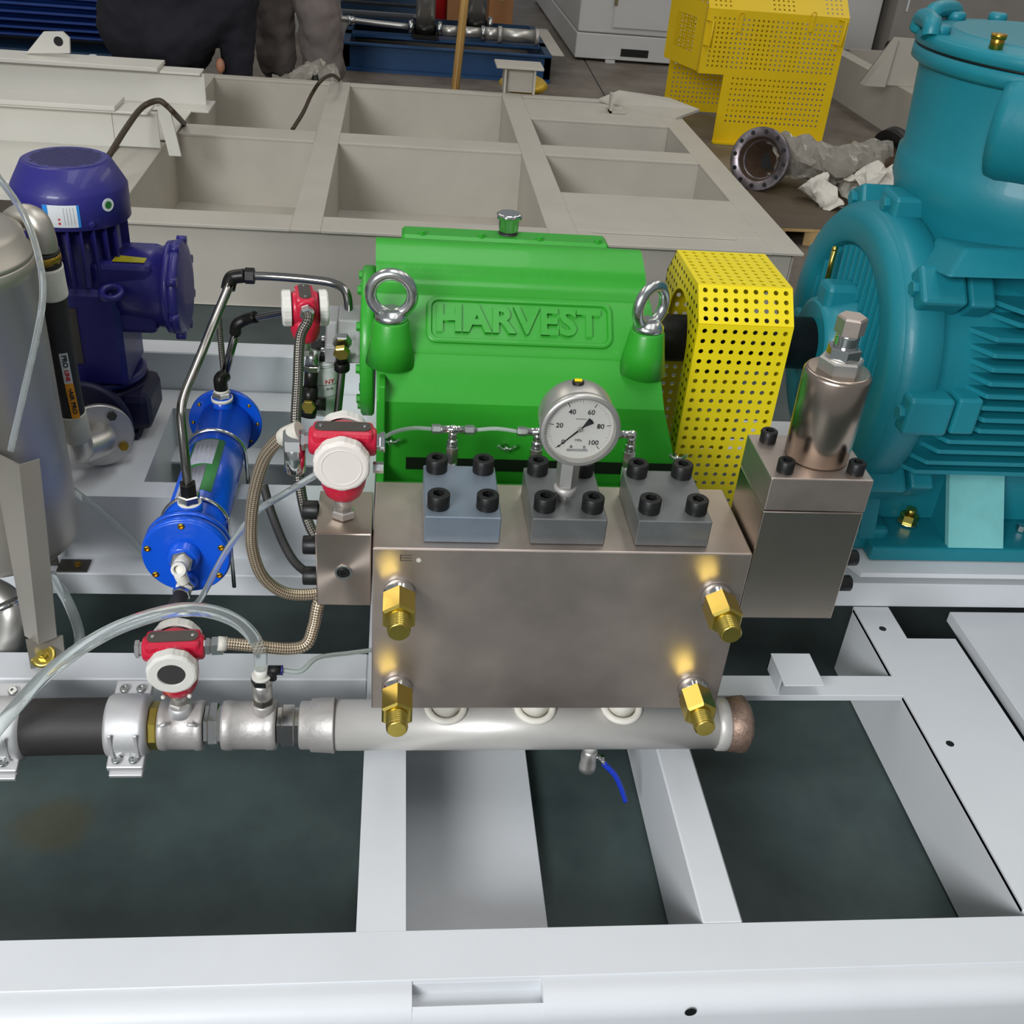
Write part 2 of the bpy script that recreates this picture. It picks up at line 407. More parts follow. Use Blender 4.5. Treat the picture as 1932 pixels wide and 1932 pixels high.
# ================================================================== floor and skids
ZS = .19
def floor_mat():
    m = mat('floor_coat', (52, 64, 62), .5, var=0, bump=.05, bscale=30)
    nt = m.node_tree; n = nt.nodes; b = n['Principled BSDF']
    tc = n.new('ShaderNodeTexCoord'); s = n.new('ShaderNodeSeparateXYZ'); nt.links.new(tc.outputs['Object'], s.inputs[0])
    def ramp(scale, c1, c2, p0=.35, p1=.65):
        t = n.new('ShaderNodeTexNoise'); t.inputs['Scale'].default_value = scale; t.inputs['Detail'].default_value = 8; t.inputs['Roughness'].default_value = .65
        nt.links.new(tc.outputs['Object'], t.inputs['Vector'])
        r = n.new('ShaderNodeValToRGB'); r.color_ramp.elements[0].position = p0; r.color_ramp.elements[1].position = p1
        r.color_ramp.elements[0].color = rgb(*c1); r.color_ramp.elements[1].color = rgb(*c2)
        nt.links.new(t.outputs['Fac'], r.inputs[0]); return r.outputs[0]
    g = ramp(3, (48, 58, 58), (66, 80, 78)); k = ramp(2.5, (92, 82, 72), (122, 114, 104))
    # green coating in the bay with the skid, bare worn concrete behind it
    mr = n.new('ShaderNodeMapRange'); mr.inputs['From Min'].default_value = 2.75; mr.inputs['From Max'].default_value = 2.8
    nt.links.new(s.outputs[1], mr.inputs['Value'])
    mx = n.new('ShaderNodeMix'); mx.data_type = 'RGBA'; nt.links.new(mr.outputs[0], mx.inputs[0]); nt.links.new(g, mx.inputs[6]); nt.links.new(k, mx.inputs[7])
    # dried oil stain
    c = n.new('ShaderNodeVectorMath'); c.operation = 'DISTANCE'; q = P(104, 1555, z=0); c.inputs[1].default_value = (q.x, q.y, 0)
    t = n.new('ShaderNodeTexNoise'); t.inputs['Scale'].default_value = 9; nt.links.new(tc.outputs['Object'], t.inputs['Vector'])
    ad = n.new('ShaderNodeVectorMath'); ad.operation = 'MULTIPLY_ADD'; ad.inputs[1].default_value = (.08, .08, 0); nt.links.new(t.outputs['Color'], ad.inputs[0]); nt.links.new(tc.outputs['Object'], ad.inputs[2])
    sc = n.new('ShaderNodeVectorMath'); sc.operation = 'SUBTRACT'; sc.inputs[1].default_value = (.04, .04, 0); nt.links.new(ad.outputs[0], sc.inputs[0])
    nt.links.new(sc.outputs[0], c.inputs[0])
    m2 = n.new('ShaderNodeMapRange'); m2.inputs['From Min'].default_value = .085; m2.inputs['From Max'].default_value = .05; nt.links.new(c.outputs['Value'], m2.inputs['Value'])
    m3 = n.new('ShaderNodeMath'); m3.operation = 'MULTIPLY'; m3.inputs[1].default_value = .55; nt.links.new(m2.outputs[0], m3.inputs[0])
    mx2 = n.new('ShaderNodeMix'); mx2.data_type = 'RGBA'; nt.links.new(m3.outputs[0], mx2.inputs[0]); nt.links.new(mx.outputs[2], mx2.inputs[6]); mx2.inputs[7].default_value = rgb(70, 66, 40)
    nt.links.new(mx2.outputs[2], b.inputs['Base Color'])
    return m
M['floor_coat'] = floor_mat()
b = MB(); b.box(-14, 16, -3, 24, -.1, 0); fo_ = b.build('floor', 'floor_coat', None, kind='structure')
j0, j1 = P(1098, 105, z=0), P(1146, 190, z=0); b = MB(); d_ = (j1 - j0).normalized(); s_ = Vector((d_.y, -d_.x, 0)) * .006
j0 = j0 - d_ * 6; b.add([j0 - s_, j1 - s_, j1 + s_, j0 + s_] + [v + Z3 * .001 for v in (j0 - s_, j1 - s_, j1 + s_, j0 + s_)], [(0, 1, 2, 3), (4, 5, 6, 7), (0, 1, 5, 4), (1, 2, 6, 5), (2, 3, 7, 6), (3, 0, 4, 7)]); b.build('expansion_joint', 'black', fo_)

sk = thing('skid_frame', 'white painted steel skid frame under the green pump, on the dark floor', 'machine skid', (.3, .3, 0))
def beam(name, x0, x1, y0, y1, z0, z1, mt='white_paint', parent=sk, bev=.003, label=None):
    b = MB(); b.box(x0, x1, y0, y1, z0, z1, bev); return b.build(name, mt, parent, label)
# front member: flat cover strip and a round-cornered channel with a lifting slot
b = MB(); b.box(-1.5, 2.3, -.397, -.313, .178, ZS, .001); b.build('cover_strip', 'white_paint', sk)
def rr(y0, y1, z0, z1, r, k=6):
    q = []
    for cy, cz, a0 in ((y1 - .004, z1 - .004, 0), (y0 + r, z1 - r, 90), (y0 + .01, z0 + .01, 180), (y1 - .004, z0 + .004, 270)):
        R = r if a0 == 90 else (.01 if a0 == 180 else .004)
        for i in range(k + 1): a = math.radians(a0 + 90 * i / k); q.append((cy + R * math.cos(a), cz + R * math.sin(a)))
    return q
prof = rr(-.447, -.392, .012, .1865, .034)
notch = [p for p in prof]
sx0, sx1 = P(778, 1862, y=-.42).x, P(1027, 1855, y=-.42).x
b = MB(); b.prism(prof, 'x', -1.5, sx0, smooth=False); b.prism(prof, 'x', sx1, 2.3)
pn = [p for p in prof if p[1] < .172] ; pn = [(-.396, .012), (-.396, .184), (-.400, .184), (-.400, .160), (-.4245, .160)] + [p for p in prof if p[0] < -.4245 and p[1] > .10][:0] + [(-.4325, .1785), (-.4400, .1720), (-.4455, .1620), (-.447, .152), (-.447, .02), (-.438, .012)]
b.prism(pn, 'x', sx0, sx1)
fb = b.build('front_beam', 'white_paint', sk)
for f_ in fb.data.polygons:
    if len(f_.vertices) == 4: f_.use_smooth = True
fb.modifiers.new('es', 'EDGE_SPLIT').split_angle = math.radians(30)
q = P(1303, 1910, y=-.447); b = MB(); b.cyl((q.x, -.4472, q.z), (q.x, -.4465, q.z), .009, n=20); b.build('bolt_hole', 'black', sk)
def ibeam_y(name, x0, x1, y0, y1, z0, z1, tf=.009, tw=.007):
    c = (x0 + x1) / 2
    p = [(x0, z0), (x1, z0), (x1, z0 + tf), (c + tw / 2, z0 + tf), (c + tw / 2, z1 - tf), (x1, z1 - tf), (x1, z1), (x0, z1), (x0, z1 - tf), (c - tw / 2, z1 - tf), (c - tw / 2, z0 + tf), (x0, z0 + tf)]
    b = MB(); b.prism(p, 'y', y0, y1); return b.build(name, 'white_paint', sk)
ibeam_y('cross_beam', -.0136, .0625, -.3135, .58, .004, ZS)
beam('cross_beam', .534, .600, -.3135, .60, .004, ZS)
beam('cross_beam', 1.083, 1.16, -.3135, .505, .004, ZS - .0005)
beam('cross_beam', -1.29, -1.2, -.3135, 1.1, .004, ZS)
q1 = P(1034, 1752, z=.03); beam('forklift_pocket', .030, q1.x, -.31, .62, .012, .03, bev=.001)
# left cross members
beam('rail', -1.25, -.014, .257, .336, .10, ZS)
beam('rail', -1.25, .62, .595, .70, .132, ZS)
# right flat bar with a small angle bracket
beam('flat_bar', .50, 1.09, .211, .271, .176, ZS + .001, bev=.001)
br_z = ZS + .042
a0, a1, a2, a3 = P(1455, 1232, z=br_z), P(1528, 1233, z=br_z), P(1556, 1293, z=br_z), P(1480, 1293, z=br_z)
xl, xr, yf, yb = (a0.x + a3.x) / 2, (a1.x + a2.x) / 2, (a2.y + a3.y) / 2, (a0.y + a1.y) / 2
b = MB(); b.box(xl, xr, yf, yb, br_z - .004, br_z, .0008); b.box(xl, xl + .004, yf + .025, yb, ZS + .001, br_z - .003); b.box(xl, xr, yb - .004, yb, ZS + .001, br_z - .003)
b.build('angle_bracket', 'white_paint', sk)
# wide plate on the right and the next deck plate
n1, n2 = P(1676, 1147, z=ZS), P(1802, 1206, z=ZS)
b = MB(); b.prism([(1.083, -.3), (n2.x, -.3), (n2.x, n2.y), (n1.x, n2.y), (n1.x, .505), (1.083, .505)], 'z', ZS - .01, ZS + .0012); b.build('gusset_plate', 'white_paint', sk)
for hx, hy in ((1665, 1187), (1792, 1404)):
    q = P(hx, hy, z=ZS); b = MB(); b.cyl((q.x, q.y, ZS + .0008), (q.x, q.y, ZS + .0016), .008, n=20); b.build('bolt_hole', 'black_oxide', sk)
q5 = P(1795, 1165, z=ZS - .02)
b = MB(); b.box(n2.x + .035, 2.3, -.3, q5.y, ZS - .03, ZS - .004); b.build('deck_plate', 'white_paint', sk)
b = MB(); b.box(n2.x - .01, n2.x + .05, -.3, .505, .03, .06); b.build('deck_plate', 'white_paint', sk)
# raised base under the small motor, with a rectangular well
PZ = .35
hx0, hx1, hy0, hy1 = -.518, -.04, .722, 1.07
def deck(name, x0, x1, y0, y1, z0, z1): beam(name, x0, x1, y0, y1, z0, z1, 'white_paint', bev=.002)
pb = MB()
pb.box(-1.3, hx0, .659, 1.17, .345, PZ); pb.box(hx0, hx1, .659, hy0, .345, PZ); pb.box(hx0, hx1, hy1, 1.17, .345, PZ); pb.box(hx1, -.012, .659, 1.17, .345, PZ)
pb.build('raised_deck', 'white_paint', sk)
pb = MB(); pb.box(-1.3, -.012, .659, .667, ZS, .345)
pb.box(hx0 - .006, hx0, hy0, hy1, .15, .345); pb.box(hx0, hx1, hy1, hy1 + .008, .05, .345); pb.box(hx1, hx1 + .006, hy0, hy1, .15, .345)
zw = P(350, 842, y=hy1).z; yw_ = P(350, 872, z=zw).y; pb.box(hx0, hx1, yw_, hy1, zw - .006, zw)
pb.build('deck_skirt', 'white_paint', sk)
beam('rear_rail', -1.3, .02, 1.175, 1.25, PZ - .1, .452)
# pump pedestal and motor base
beam('pump_pedestal', .0, .56, .30, 1.12, ZS, .345)
beam('motor_rail', .66, 2.4, .506, .60, ZS, .256)
beam('motor_rail', .80, 2.4, .60, .66, .256, .338)
beam('motor_rail', .80, 2.4, .95, 1.02, ZS, .338)
ml = P(1622, 1080, z=.35)
b = MB(); b.prism([(ml.x + .004, ml.y), (2.4, ml.y), (2.4, 1.1), (.95, 1.1), (.95, ml.y + .11), (ml.x - .03, ml.y + .07), (ml.x - .004, ml.y + .02)], 'z', .338, .3495); b.build('motor_plate', 'white_paint', sk)
# ================================================================== fluid end block
fe = thing('fluid_end_block', 'large rectangular brushed steel fluid end block with four brass fittings on its front', 'pump block', (.3, .1, ZS))
b = MB(); b.box(0, .6, 0, .195, .357, .69, .0025, seg=2); b.build('block_body', 'brushed_steel', fe)
q = P(766, 1052, y=0); b = MB()
for k_ in range(3): b.box(q.x - .009, q.x + .009, -.0006, .0004, q.z - .006 + k_ * .005, q.z - .0048 + k_ * .005)
b.box(q.x - .009, q.x - .0075, -.0006, .0004, q.z - .006, q.z + .0055); b.build('stamped_mark', 'label_dark', fe)
q = P(790, 1057, y=0); b = MB(); b.cyl((q.x, .0004, q.z), (q.x, -.0007, q.z), .0038, n=14); b.build('paint_spot', 'tape', fe)
for i, x0 in enumerate((.078, .244, .4115)):
    b = MB(); b.box(x0, x0 + .118, .017, .172, .6905, .738, .0015)
    cp = b.build('clamp_plate', ('blued_steel', 'plate_steel', 'plate_steel')[i], fe)
    for bx in (x0 + .0215, x0 + .0975):
        for by in (.048, .157): socket_bolt((bx, by, .738), Z3, .0175, .024, cp)
# saddle stubs to the suction pipe and port holes in their rims
for cx in (.092, .222, .352):
    pass
# ------------------------------------------------------------------ brass fittings
k = 0
for bx, bz in ((.042, .606), (.555, .606), (.043, .405), (.55, .405)):
    up_ = bz > .5; le = bx < .3
    t = thing('brass_fitting', '%s %s hexagonal brass plug screwed into the front of the big steel block' % ('upper' if up_ else 'lower', 'left' if le else 'right'), 'fitting', (bx, 0, bz), 'brass plugs on the front of the block')
    b = MB(); b.lathe([(-.004, .026), (.010, .026), (.012, .024), (.016, .024), (.018, .022)], (bx, 0, bz), -Y3, 28); b.build('washer', 'chrome', t)
    b = MB(); ph = pi / 6 * 0
    b.lathe([(.016, .024), (.019, .0285), (.066, .0285), (.070, .025)], (bx, 0, bz), -Y3, 6, False, phase=pi / 6); b.build('hex_body', 'brass', t)
    pr = [(.068, .016)]
    for j in range(6): pr += [(.070 + j * .0042, .0178), (.0718 + j * .0042, .0178), (.0726 + j * .0042, .0158), (.0738 + j * .0042, .0158)]
    pr += [(.097, .0172), (.100, .0150)]
    b = MB(); b.lathe(pr, (bx, 0, bz), -Y3, 28); b.build('threaded_stub', 'brass', t)
# ------------------------------------------------------------------ side manifold block
sm_ = thing('manifold_block', 'smaller brushed steel block bolted to the left end of the big block', 'manifold block', (-.046, .1, .549))
b = MB(); b.box(-.0895, -.0025, .037, .162, .549, .69, .002, seg=2); b.build('block_body', 'turned_face', sm_)
b = MB(); b.cyl((-.004, .1, .62), (.002, .1, .62), .03); b.build('spigot', 'black_oxide', sm_)
q = P(648, 1079, y=.037)
b = MB(); b.ring((q.x, .037, q.z), (q.x, .034, q.z), .0135, .0105); b.build('port_ring', 'chrome', sm_)
b = MB(); b.cyl((q.x, .0375, q.z), (q.x, .0355, q.z), .0105, n=24); b.build('plug_face', 'black_fitting', sm_)
socket_bolt((q.x, .037, q.z), -Y3, .009, .003, sm_, 'black_oxide', 'plug')
for py in (962, 1028, 1086):
    q = P(584, py, x=-.103); socket_bolt((-.0895, min(.15, max(.052, q.y)), q.z), -X3, .0155, .024, sm_)
# ------------------------------------------------------------------ relief valve block on the right
rv = thing('relief_valve', 'tall steel relief valve with polished cylinder at the right end of the big block', 'valve', (.69, .08, .551))
b = MB(); b.box(.6045, .768, .011, .15, .551, .7645, .002, seg=2); b.build('valve_body', 'turned_body', rv)
b = MB(); b.cyl((.598, .1, .62), (.606, .1, .62), .03); b.build('spigot', 'black_oxide', rv)
b = MB(); b.box(.6045, .769, .011, .15, .766, .825, .002, seg=2); cv = b.build('cover_block', 'brushed_steel', rv)
for bx, by in ((.632, .034), (.746, .034), (.632, .128), (.746, .128)): socket_bolt((bx, by, .825), Z3, .0135, .02, cv)
vx, vy = .6985, .083
b = MB(); b.lathe([(0, .047), (.004, .050), (.146, .052), (.151, .049), (.153, .046)], (vx, vy, .825), Z3, 48); b.build('spring_housing', 'turned_steel', rv)
b = MB(); b.lathe([(0, .034), (.018, .034), (.021, .031)], (vx, vy, .977), Z3, 6, False, phase=.4); b.build('hex_cap', 'stainless', rv)
b = MB(); b.lathe([(0, .024), (.002, .026), (.017, .026), (.019, .024)], (vx, vy, .997), Z3, 6, False, phase=.9); b.build('lock_nut', 'chrome', rv)
pr = [(0, .017)]
for j in range(5): pr += [(.001 + j * .004, .0185), (.003 + j * .004, .0165)]
b = MB(); b.lathe(pr + [(.022, .017)], (vx, vy, 1.015), Z3, 28); b.build('adjusting_thread', 'chrome', rv)
b = MB(); b.lathe([(0, .019), (.002, .0225), (.026, .0225), (.029, .020)], (vx, vy, 1.035), Z3, 6, False, phase=.2); b.build('adjusting_screw_head', 'brushed_steel', rv)
for pp in ((1604, 1052), (1592, 1100)):
    q = P(*pp, x=.779); socket_bolt((.768, q.y, q.z), X3, .0135, .022, rv)

# ================================================================== green power end
gp = thing('pump_power_end', 'bright green cast pump housing with the raised word HARVEST', 'pump', (.26, .7, .345))
def gy(row, y): return (y, P(710, row, y=y).z)
key = [(.42, .48), (.42, gy(757, .42)[1]), gy(700, .455), gy(662, .482), gy(655, .486), gy(562, .555), gy(548, .575), gy(532, .602), gy(515, .615), gy(497, .622), gy(484, .632), gy(466, .650), gy(452, .668), gy(447, .682)]
zt_ = key[-1][1]
pts = []
def cr(a, b, c, d, t): return .5 * ((2 * b) + (c - a) * t + (2 * a - 5 * b + 4 * c - d) * t * t + (3 * b - a - 3 * c + d) * t ** 3)
for i in range(len(key) - 1):
    a = key[max(i - 1, 0)]; b_ = key[i]; c = key[i + 1]; d = key[min(i + 2, len(key) - 1)]
    n = 1 if i == 0 else 5
    for k in range(n):
        t = k / n
        if i < 2: pts.append((b_[0] + (c[0] - b_[0]) * t, b_[1] + (c[1] - b_[1]) * t))
        else: pts.append((cr(a[0], b_[0], c[0], d[0], t), cr(a[1], b_[1], c[1], d[1], t)))
pts.append(key[-1]); pts += [(.70, zt_ - .006), (.80, zt_ - .068), (.92, zt_ - .16), (1.06, zt_ - .30), (1.10, zt_ - .36), (1.10, .349), (.46, .349), (.46, .48)]
zc_ = key[1][1]
def xr_(z):
    if z < zc_: return .537 + max(0, min(1, (zc_ - z) / .17)) * .085
    return .537 - (z - zc_) / (zt_ - zc_) * .030
def xl_(z): return -.004 if z < zc_ else -.004 - (z - zc_) * .04
vs = [(xl_(z), y, z) for y, z in pts] + [(xr_(z), y, z) for y, z in pts]; n = len(pts)
b = MB(); b.add(vs, [(i, (i + 1) % n, n + (i + 1) % n, n + i) for i in range(n)], True)
b.add([vs[i] for i in range(n)], [tuple(range(n))]); b.add([vs[n + i] for i in range(n)], [tuple(range(n))])
cs = b.build('casing', 'green_paint', gp)
cs.modifiers.new('es', 'EDGE_SPLIT').split_angle = math.radians(32)
# ledge at the foot with the dark opening above it
b = MB(); b.box(.0, .60, .22, .419, .50, .556, .003); b.build('front_ledge', 'green_paint', gp)
b = MB(); b.box(.0, .012, .40, .46, .50, zc_ + .04, .002); b.box(.0, .012, .30, .42, .556, .60, .002); b.build('side_rib', 'green_paint', gp)
q0, q1 = P(766, 863, y=.4185), P(1182, 887, y=.4185)
b = MB(); b.box(q0.x, q1.x + .09, .4185, .43, q1.z - .01, q0.z); b.build('opening', 'black', gp)
# left bearing cover
b = MB(); b.cyl((-.038, .66, .735), (-.012, .66, .735), .15, n=48, bev=.004); cvv = b.build('bearing_cover', 'green_paint', gp)
for j in range(10):
    a = 2 * pi * j / 10; hex_bolt((-.038, .66 + .13 * math.cos(a), .735 + .13 * math.sin(a)), -X3, .009, .008, cvv, 'green_paint')
# top cover with breather
b = MB(); cx0, cx1 = P(758, 434, y=.76).x, P(1142, 460, y=.76).x
zc2 = P(900, 436, y=.76).z
b.box(cx0, cx1, .715, .775, zc2 - .06, zc2, .006); tc_ = b.build('top_cover', 'green_paint', gp)
for pxx in (797, 908, 1018, 1128):
    q = P(pxx, 446, y=.735); hex_bolt((q.x, .728, zc2), Z3, .007, .006, tc_, 'green_paint')
q = P(958, 447, y=.752)
br = thing('filler_cap', 'small chrome fluted filler cap on top of the green pump', 'cap', (q.x, .752, zc2))
b = MB(); vs = []; fs = []; n = 40
for t, r, am in ((0, .016, 0), (.006, .017, 0), (.008, .020, .08), (.030, .021, .10), (.033, .026, .05), (.040, .026, .05), (.043, .022, .0)):
    for i in range(n): a = 2 * pi * i / n; rr_ = r * (1 - am * (.5 + .5 * math.cos(8 * a))); vs.append((q.x + rr_ * math.cos(a), .752 + rr_ * math.sin(a), zc2 + t))
for k_ in range(6):
    for i in range(n): fs.append((k_ * n + i, k_ * n + (i + 1) % n, (k_ + 1) * n + (i + 1) % n, (k_ + 1) * n + i))
fs.append(tuple(6 * n + i for i in range(n))); b.add(vs, fs, True); b.sm[-1] = False; b.build('cap_body', 'chrome', br)
b = MB(); b.cyl((q.x, .752, zc2 - .005), (q.x, .752, zc2 + .004), .019, n=30); b.build('gasket', 'rubber', br)
# name panel on the sloping face
ya, za = gy(655, .486); yb_, zb_ = gy(562, .555)
sl = Vector((0, yb_ - ya, zb_ - za)).normalized(); nrm = X3.cross(sl)
def onface(px_, py_, off=.0):
    d = MR @ Vector(((px_ - 966) / F, 1, -(py_ - 966) / F)); o = Vector((0, ya, za)) + nrm * off
    t = (o - CAM).dot(nrm) / d.dot(nrm); return CAM + d * t
A = onface(803, 606); B_ = onface(1156, 618); cen = (A + B_) / 2; hw = (B_.x - A.x) / 2
hh = (onface(985, 567) - onface(985, 655)).length / 2; cen = (onface(985, 567) + onface(985, 652)) / 2; cen.x = (A.x + B_.x) / 2
def rrect(w, h, r, k=6):
    q = []
    for sx, sy, a0 in ((1, 1, 0), (-1, 1, 90), (-1, -1, 180), (1, -1, 270)):
        for i in range(k + 1): a = math.radians(a0 + 90 * i / k); q.append((sx * (w - r) + r * math.cos(a), sy * (h - r) + r * math.sin(a)))
    return q
levels = [(hw, hh, .022, -.002), (hw - .001, hh - .001, .021, .0045), (hw - .004, hh - .004, .018, .0062), (hw - .010, hh - .009, .014, .0062), (hw - .0125, hh - .0115, .012, .0015)]
vs = []; fs = []
for w_, h_, r_, o_ in levels:
    for p in rrect(w_, h_, r_): vs.append(cen + X3 * p[0] + sl * p[1] + nrm * o_)
m = len(vs) // len(levels)
for k_ in range(len(levels) - 1):
    for i in range(m): fs.append((k_ * m + i, k_ * m + (i + 1) % m, (k_ + 1) * m + (i + 1) % m, (k_ + 1) * m + i))
fs.append(tuple(4 * m + i for i in range(m)))
b = MB(); b.add(vs, fs, False); np_ = b.build('name_panel', 'green_paint', gp)
tx_ = text('HARVEST', .072, cen + nrm * .0035 - X3 * .004 - sl * .001, X3, sl, 'green_paint', np_, 'raised_lettering', .0045, bold=.0024, width=hw * 2 * .875)
bv = tx_.modifiers.new('b', 'BEVEL'); bv.width = .0012; bv.segments = 2
# lifting eyes
def eye(px_, py_, yy, yaw, word):
    top = P(px_, py_, y=yy)
    bs = MB(); bs.lathe([(-.085, .046), (-.04, .038), (-.004, .0325), (0, .030)], top, Z3, 36); bs.build('lifting_boss', 'green_paint', gp)
    t = thing('lifting_eye', 'galvanised ring lifting eye on the %s shoulder of the green pump' % word, 'lifting eye', top, 'lifting eyes on the green pump')
    ax = Vector((math.sin(yaw), -math.cos(yaw), 0))
    m_ = MB(); m_.lathe([(0, .028), (.002, .0295), (.009, .0295), (.012, .026), (.020, .020)], top, Z3, 36); m_.build('collar', 'zinc', t)
    m_ = MB(); m_.torus(top + Z3 * .0475, ax, .0375, .0108, 56, 18)
    m_.build('ring', 'zinc', t)
eye(738, 602, .478, math.radians(-4), 'left'); eye(1222, 622, .478, math.radians(38), 'right')
# little zinc wing nuts on the apron
for j, (px_, py_, w_) in enumerate(((737, 832, 'left end'), (955, 845, 'middle'), (1276, 862, 'right end'))):
    q = P(px_, py_, y=.412)
    t = thing('wing_nut', 'small zinc wing nut at the %s of the green apron' % w_, 'wing nut', q, 'wing nuts on the green apron')
    m_ = MB(); m_.cyl(q + Y3 * .008, q - Y3 * .012, .005, n=14); m_.build('nut_hub', 'zinc', t)
    for s_ in (-1, 1):
        m_ = MB(); m_.tube([q - Y3 * .005 + X3 * s_ * .004, q - Y3 * .009 + X3 * s_ * .011 + Z3 * .004, q - Y3 * .012 + X3 * s_ * .016 + Z3 * .011], .0028, 10, r2=.0035); m_.build('wing', 'zinc', t)

# ================================================================== pressure gauge
gx, gz = .305, .882
R_ = .0585
ga = thing('pressure_gauge', 'round steel pressure gauge with a white dial reading 0 to 100', 'gauge', (.300, .078, .738))
b = MB(); b.lathe([(0, .012), (.006, .015), (.016, .015), (.018, .013)], (.300, .078, .738), Z3, 6, False); b.build('base_nut', 'stainless', ga)
b = MB(); b.lathe([(0, .010), (.004, .017), (.014, .0185), (.017, .015)], (.300, .078, .746), Z3, 30); b.build('swivel_nut', 'cast_steel', ga)
b = MB(); b.lathe([(0, .0165), (.003, .018), (.052, .018), (.056, .0165)], (.301, .078, .764), Z3, 6, False, phase=.25); b.cyl((.301, .078, .815), (.303, .078, .834), .010); b.build('hex_stem', 'stainless', ga)
b = MB(); b.lathe([(0, R_ - .003), (.003, R_ - .0008), (.046, R_ - .0008), (.052, R_ - .004)], (gx, .050, gz), Y3, 64); b.build('case', 'stainless', ga)
b = MB(); prb = [(0, .0535), (0, .0585), (.002, R_ + .0018), (.006, R_ + .0028), (.012, R_ + .0022), (.016, R_)]
b.lathe(prb, (gx, .036, gz), Y3, 72, cap=False); b.lathe([(0, .0535), (.006, .0515), (.012, .0505)], (gx, .036, gz), Y3, 72, cap=False); b.build('bezel', 'stainless', ga)
dy = .0455
b = MB(); b.cyl((gx, dy, gz), (gx, dy + .002, gz), .0525, n=64); dl = b.build('dial', 'dial_white', ga)
b = MB()
for i in range(101):
    an = math.radians(225 - 270 * i / 100); r0 = .0405 if i % 20 == 0 else (.0432 if i % 10 == 0 else .0448); w_ = .0006 if i % 20 == 0 else .0002
    if i % 2 and i % 20: continue
    e = Vector((math.cos(an), 0, math.sin(an))); s_ = Vector((-math.sin(an), 0, math.cos(an))) * w_; c_ = Vector((gx, dy - .0003, gz))
    b.add([c_ + e * r0 - s_, c_ + e * .0478 - s_, c_ + e * .0478 + s_, c_ + e * r0 + s_], [(0, 1, 2, 3)])
b.build('tick_marks', 'ink', dl, kind='stuff')
for v_ in (0, 20, 40, 60, 80, 100):
    an = math.radians(225 - 270 * v_ / 100); rr_ = .0315 if v_ not in (0, 100) else .0325
    text(str(v_), .0112, (gx + rr_ * math.cos(an), dy - .0004, gz + rr_ * math.sin(an)), X3, Z3, 'ink', dl, 'number', .0001, bold=.0002)
text('MPa', .0062, (gx, dy - .0004, gz - .0195), X3, Z3, 'ink', dl, 'unit', .0001)
b = MB(); b.box(gx - .016, gx + .016, dy - .0004, dy - .0001, gz - .0385, gz - .0345); b.build('maker_mark', 'faint_ink', dl)
b = MB(); b.box(gx - .008, gx + .008, dy - .0004, dy - .0001, gz + .016, gz + .0175); b.build('faint_print', 'faint_ink', dl)
for s_ in (-1, 1): b = MB(); b.cyl((gx + s_ * .010, dy, gz - .0305), (gx + s_ * .010, dy - .001, gz - .0305), .0022, n=14); b.build('dial_screw', 'stainless', dl)
an = math.radians(224.5); e = Vector((math.cos(an), 0, math.sin(an))); s_ = Vector((-math.sin(an), 0, math.cos(an))); c_ = Vector((gx, dy - .002, gz))
b = MB(); q = [c_ + e * .044, c_ + e * .041 + s_ * .0022, c_ + e * .040 + s_ * .0006, c_ + s_ * .0014, c_ - e * .006 + s_ * .001, c_ - e * .022 + s_ * .0058, c_ - e * .0235, c_ - e * .022 - s_ * .0058, c_ - e * .006 - s_ * .001, c_ - s_ * .0014, c_ + e * .040 - s_ * .0006, c_ + e * .041 - s_ * .0022]
m = len(q); b.add(q + [p - Y3 * .0006 for p in q], [tuple(range(m)), tuple(range(2 * m - 1, m - 1, -1))] + [(i, (i + 1) % m, m + (i + 1) % m, m + i) for i in range(m)])
nd = b.build('needle', 'ink', ga); b = MB(); b.cyl(c_ + Y3 * .001, c_ - Y3 * .0018, .004, n=24, bev=.0006); b.build('needle_hub', 'stainless', nd)
b = MB(); b.cyl((gx, .0405, gz), (gx, .0395, gz), .0508, n=64); b.build('glass', 'glass', ga)
q = Vector((gx - .004, .082, gz + R_ - .003)); b = MB(); b.cyl(q, q + Z3 * .006, .009, n=24, bev=.001); pl_ = b.build('filler_plug', 'black', ga)
b = MB(); b.box(q.x - .006, q.x + .006, q.y - .0028, q.y + .0028, q.z + .005, q.z + .009, .0012); b.build('yellow_lever', 'orange_print' if False else 'yellow_paint', pl_)

# ================================================================== leak tubing with tees behind the clamp plates
ty, tz = .24, .768
def nut(b, x0, x1, r=.0085): b.lathe([(0, r * .88), (.0015, r), (x1 - x0 - .0015, r), (x1 - x0, r * .88)], (x0, ty, tz), X3, 6, False)
def tee(xc, name, label, left=True, right=True):
    t = thing(name, label, 'fitting', (xc, ty, .62))
    b = MB(); b.cyl((xc - (.020 if left else .0), ty, tz), (xc + (.020 if right else .0), ty, tz), .0072, n=20); b.sphere((xc, ty, tz), .0085); b.cyl((xc, ty, tz), (xc, ty, tz - .022), .0075, n=20)
    b.build('fitting_body', 'chrome', t)
    b = MB(); b.lathe([(0, .0075), (.003, .0098), (.006, .0075), (.009, .0098), (.013, .0098), (.016, .008)], (xc, ty, tz - .018), -Z3, 24); b.build('collar', 'zinc', t)
    b = MB(); b.hexp((xc, ty, tz - .032), (xc, ty, tz - .062), .0115, bev=.001); b.build('hex_nut', 'chrome', t)
    b = MB(); b.cyl((xc, ty, tz - .06), (xc, ty, .60), .009, n=18); b.build('riser', 'chrome', t)
    for s_, on in ((-1, left), (1, right)):
        if not on: continue
        b = MB(); x0, x1 = sorted((xc + s_ * .020, xc + s_ * .036)); nut(b, x0, x1); b.cyl((x0, ty, tz), (x1 + (.004 if s_ > 0 else 0), ty, tz), .0055, n=14); b.build('compression_nut', 'zinc', t)
    return t
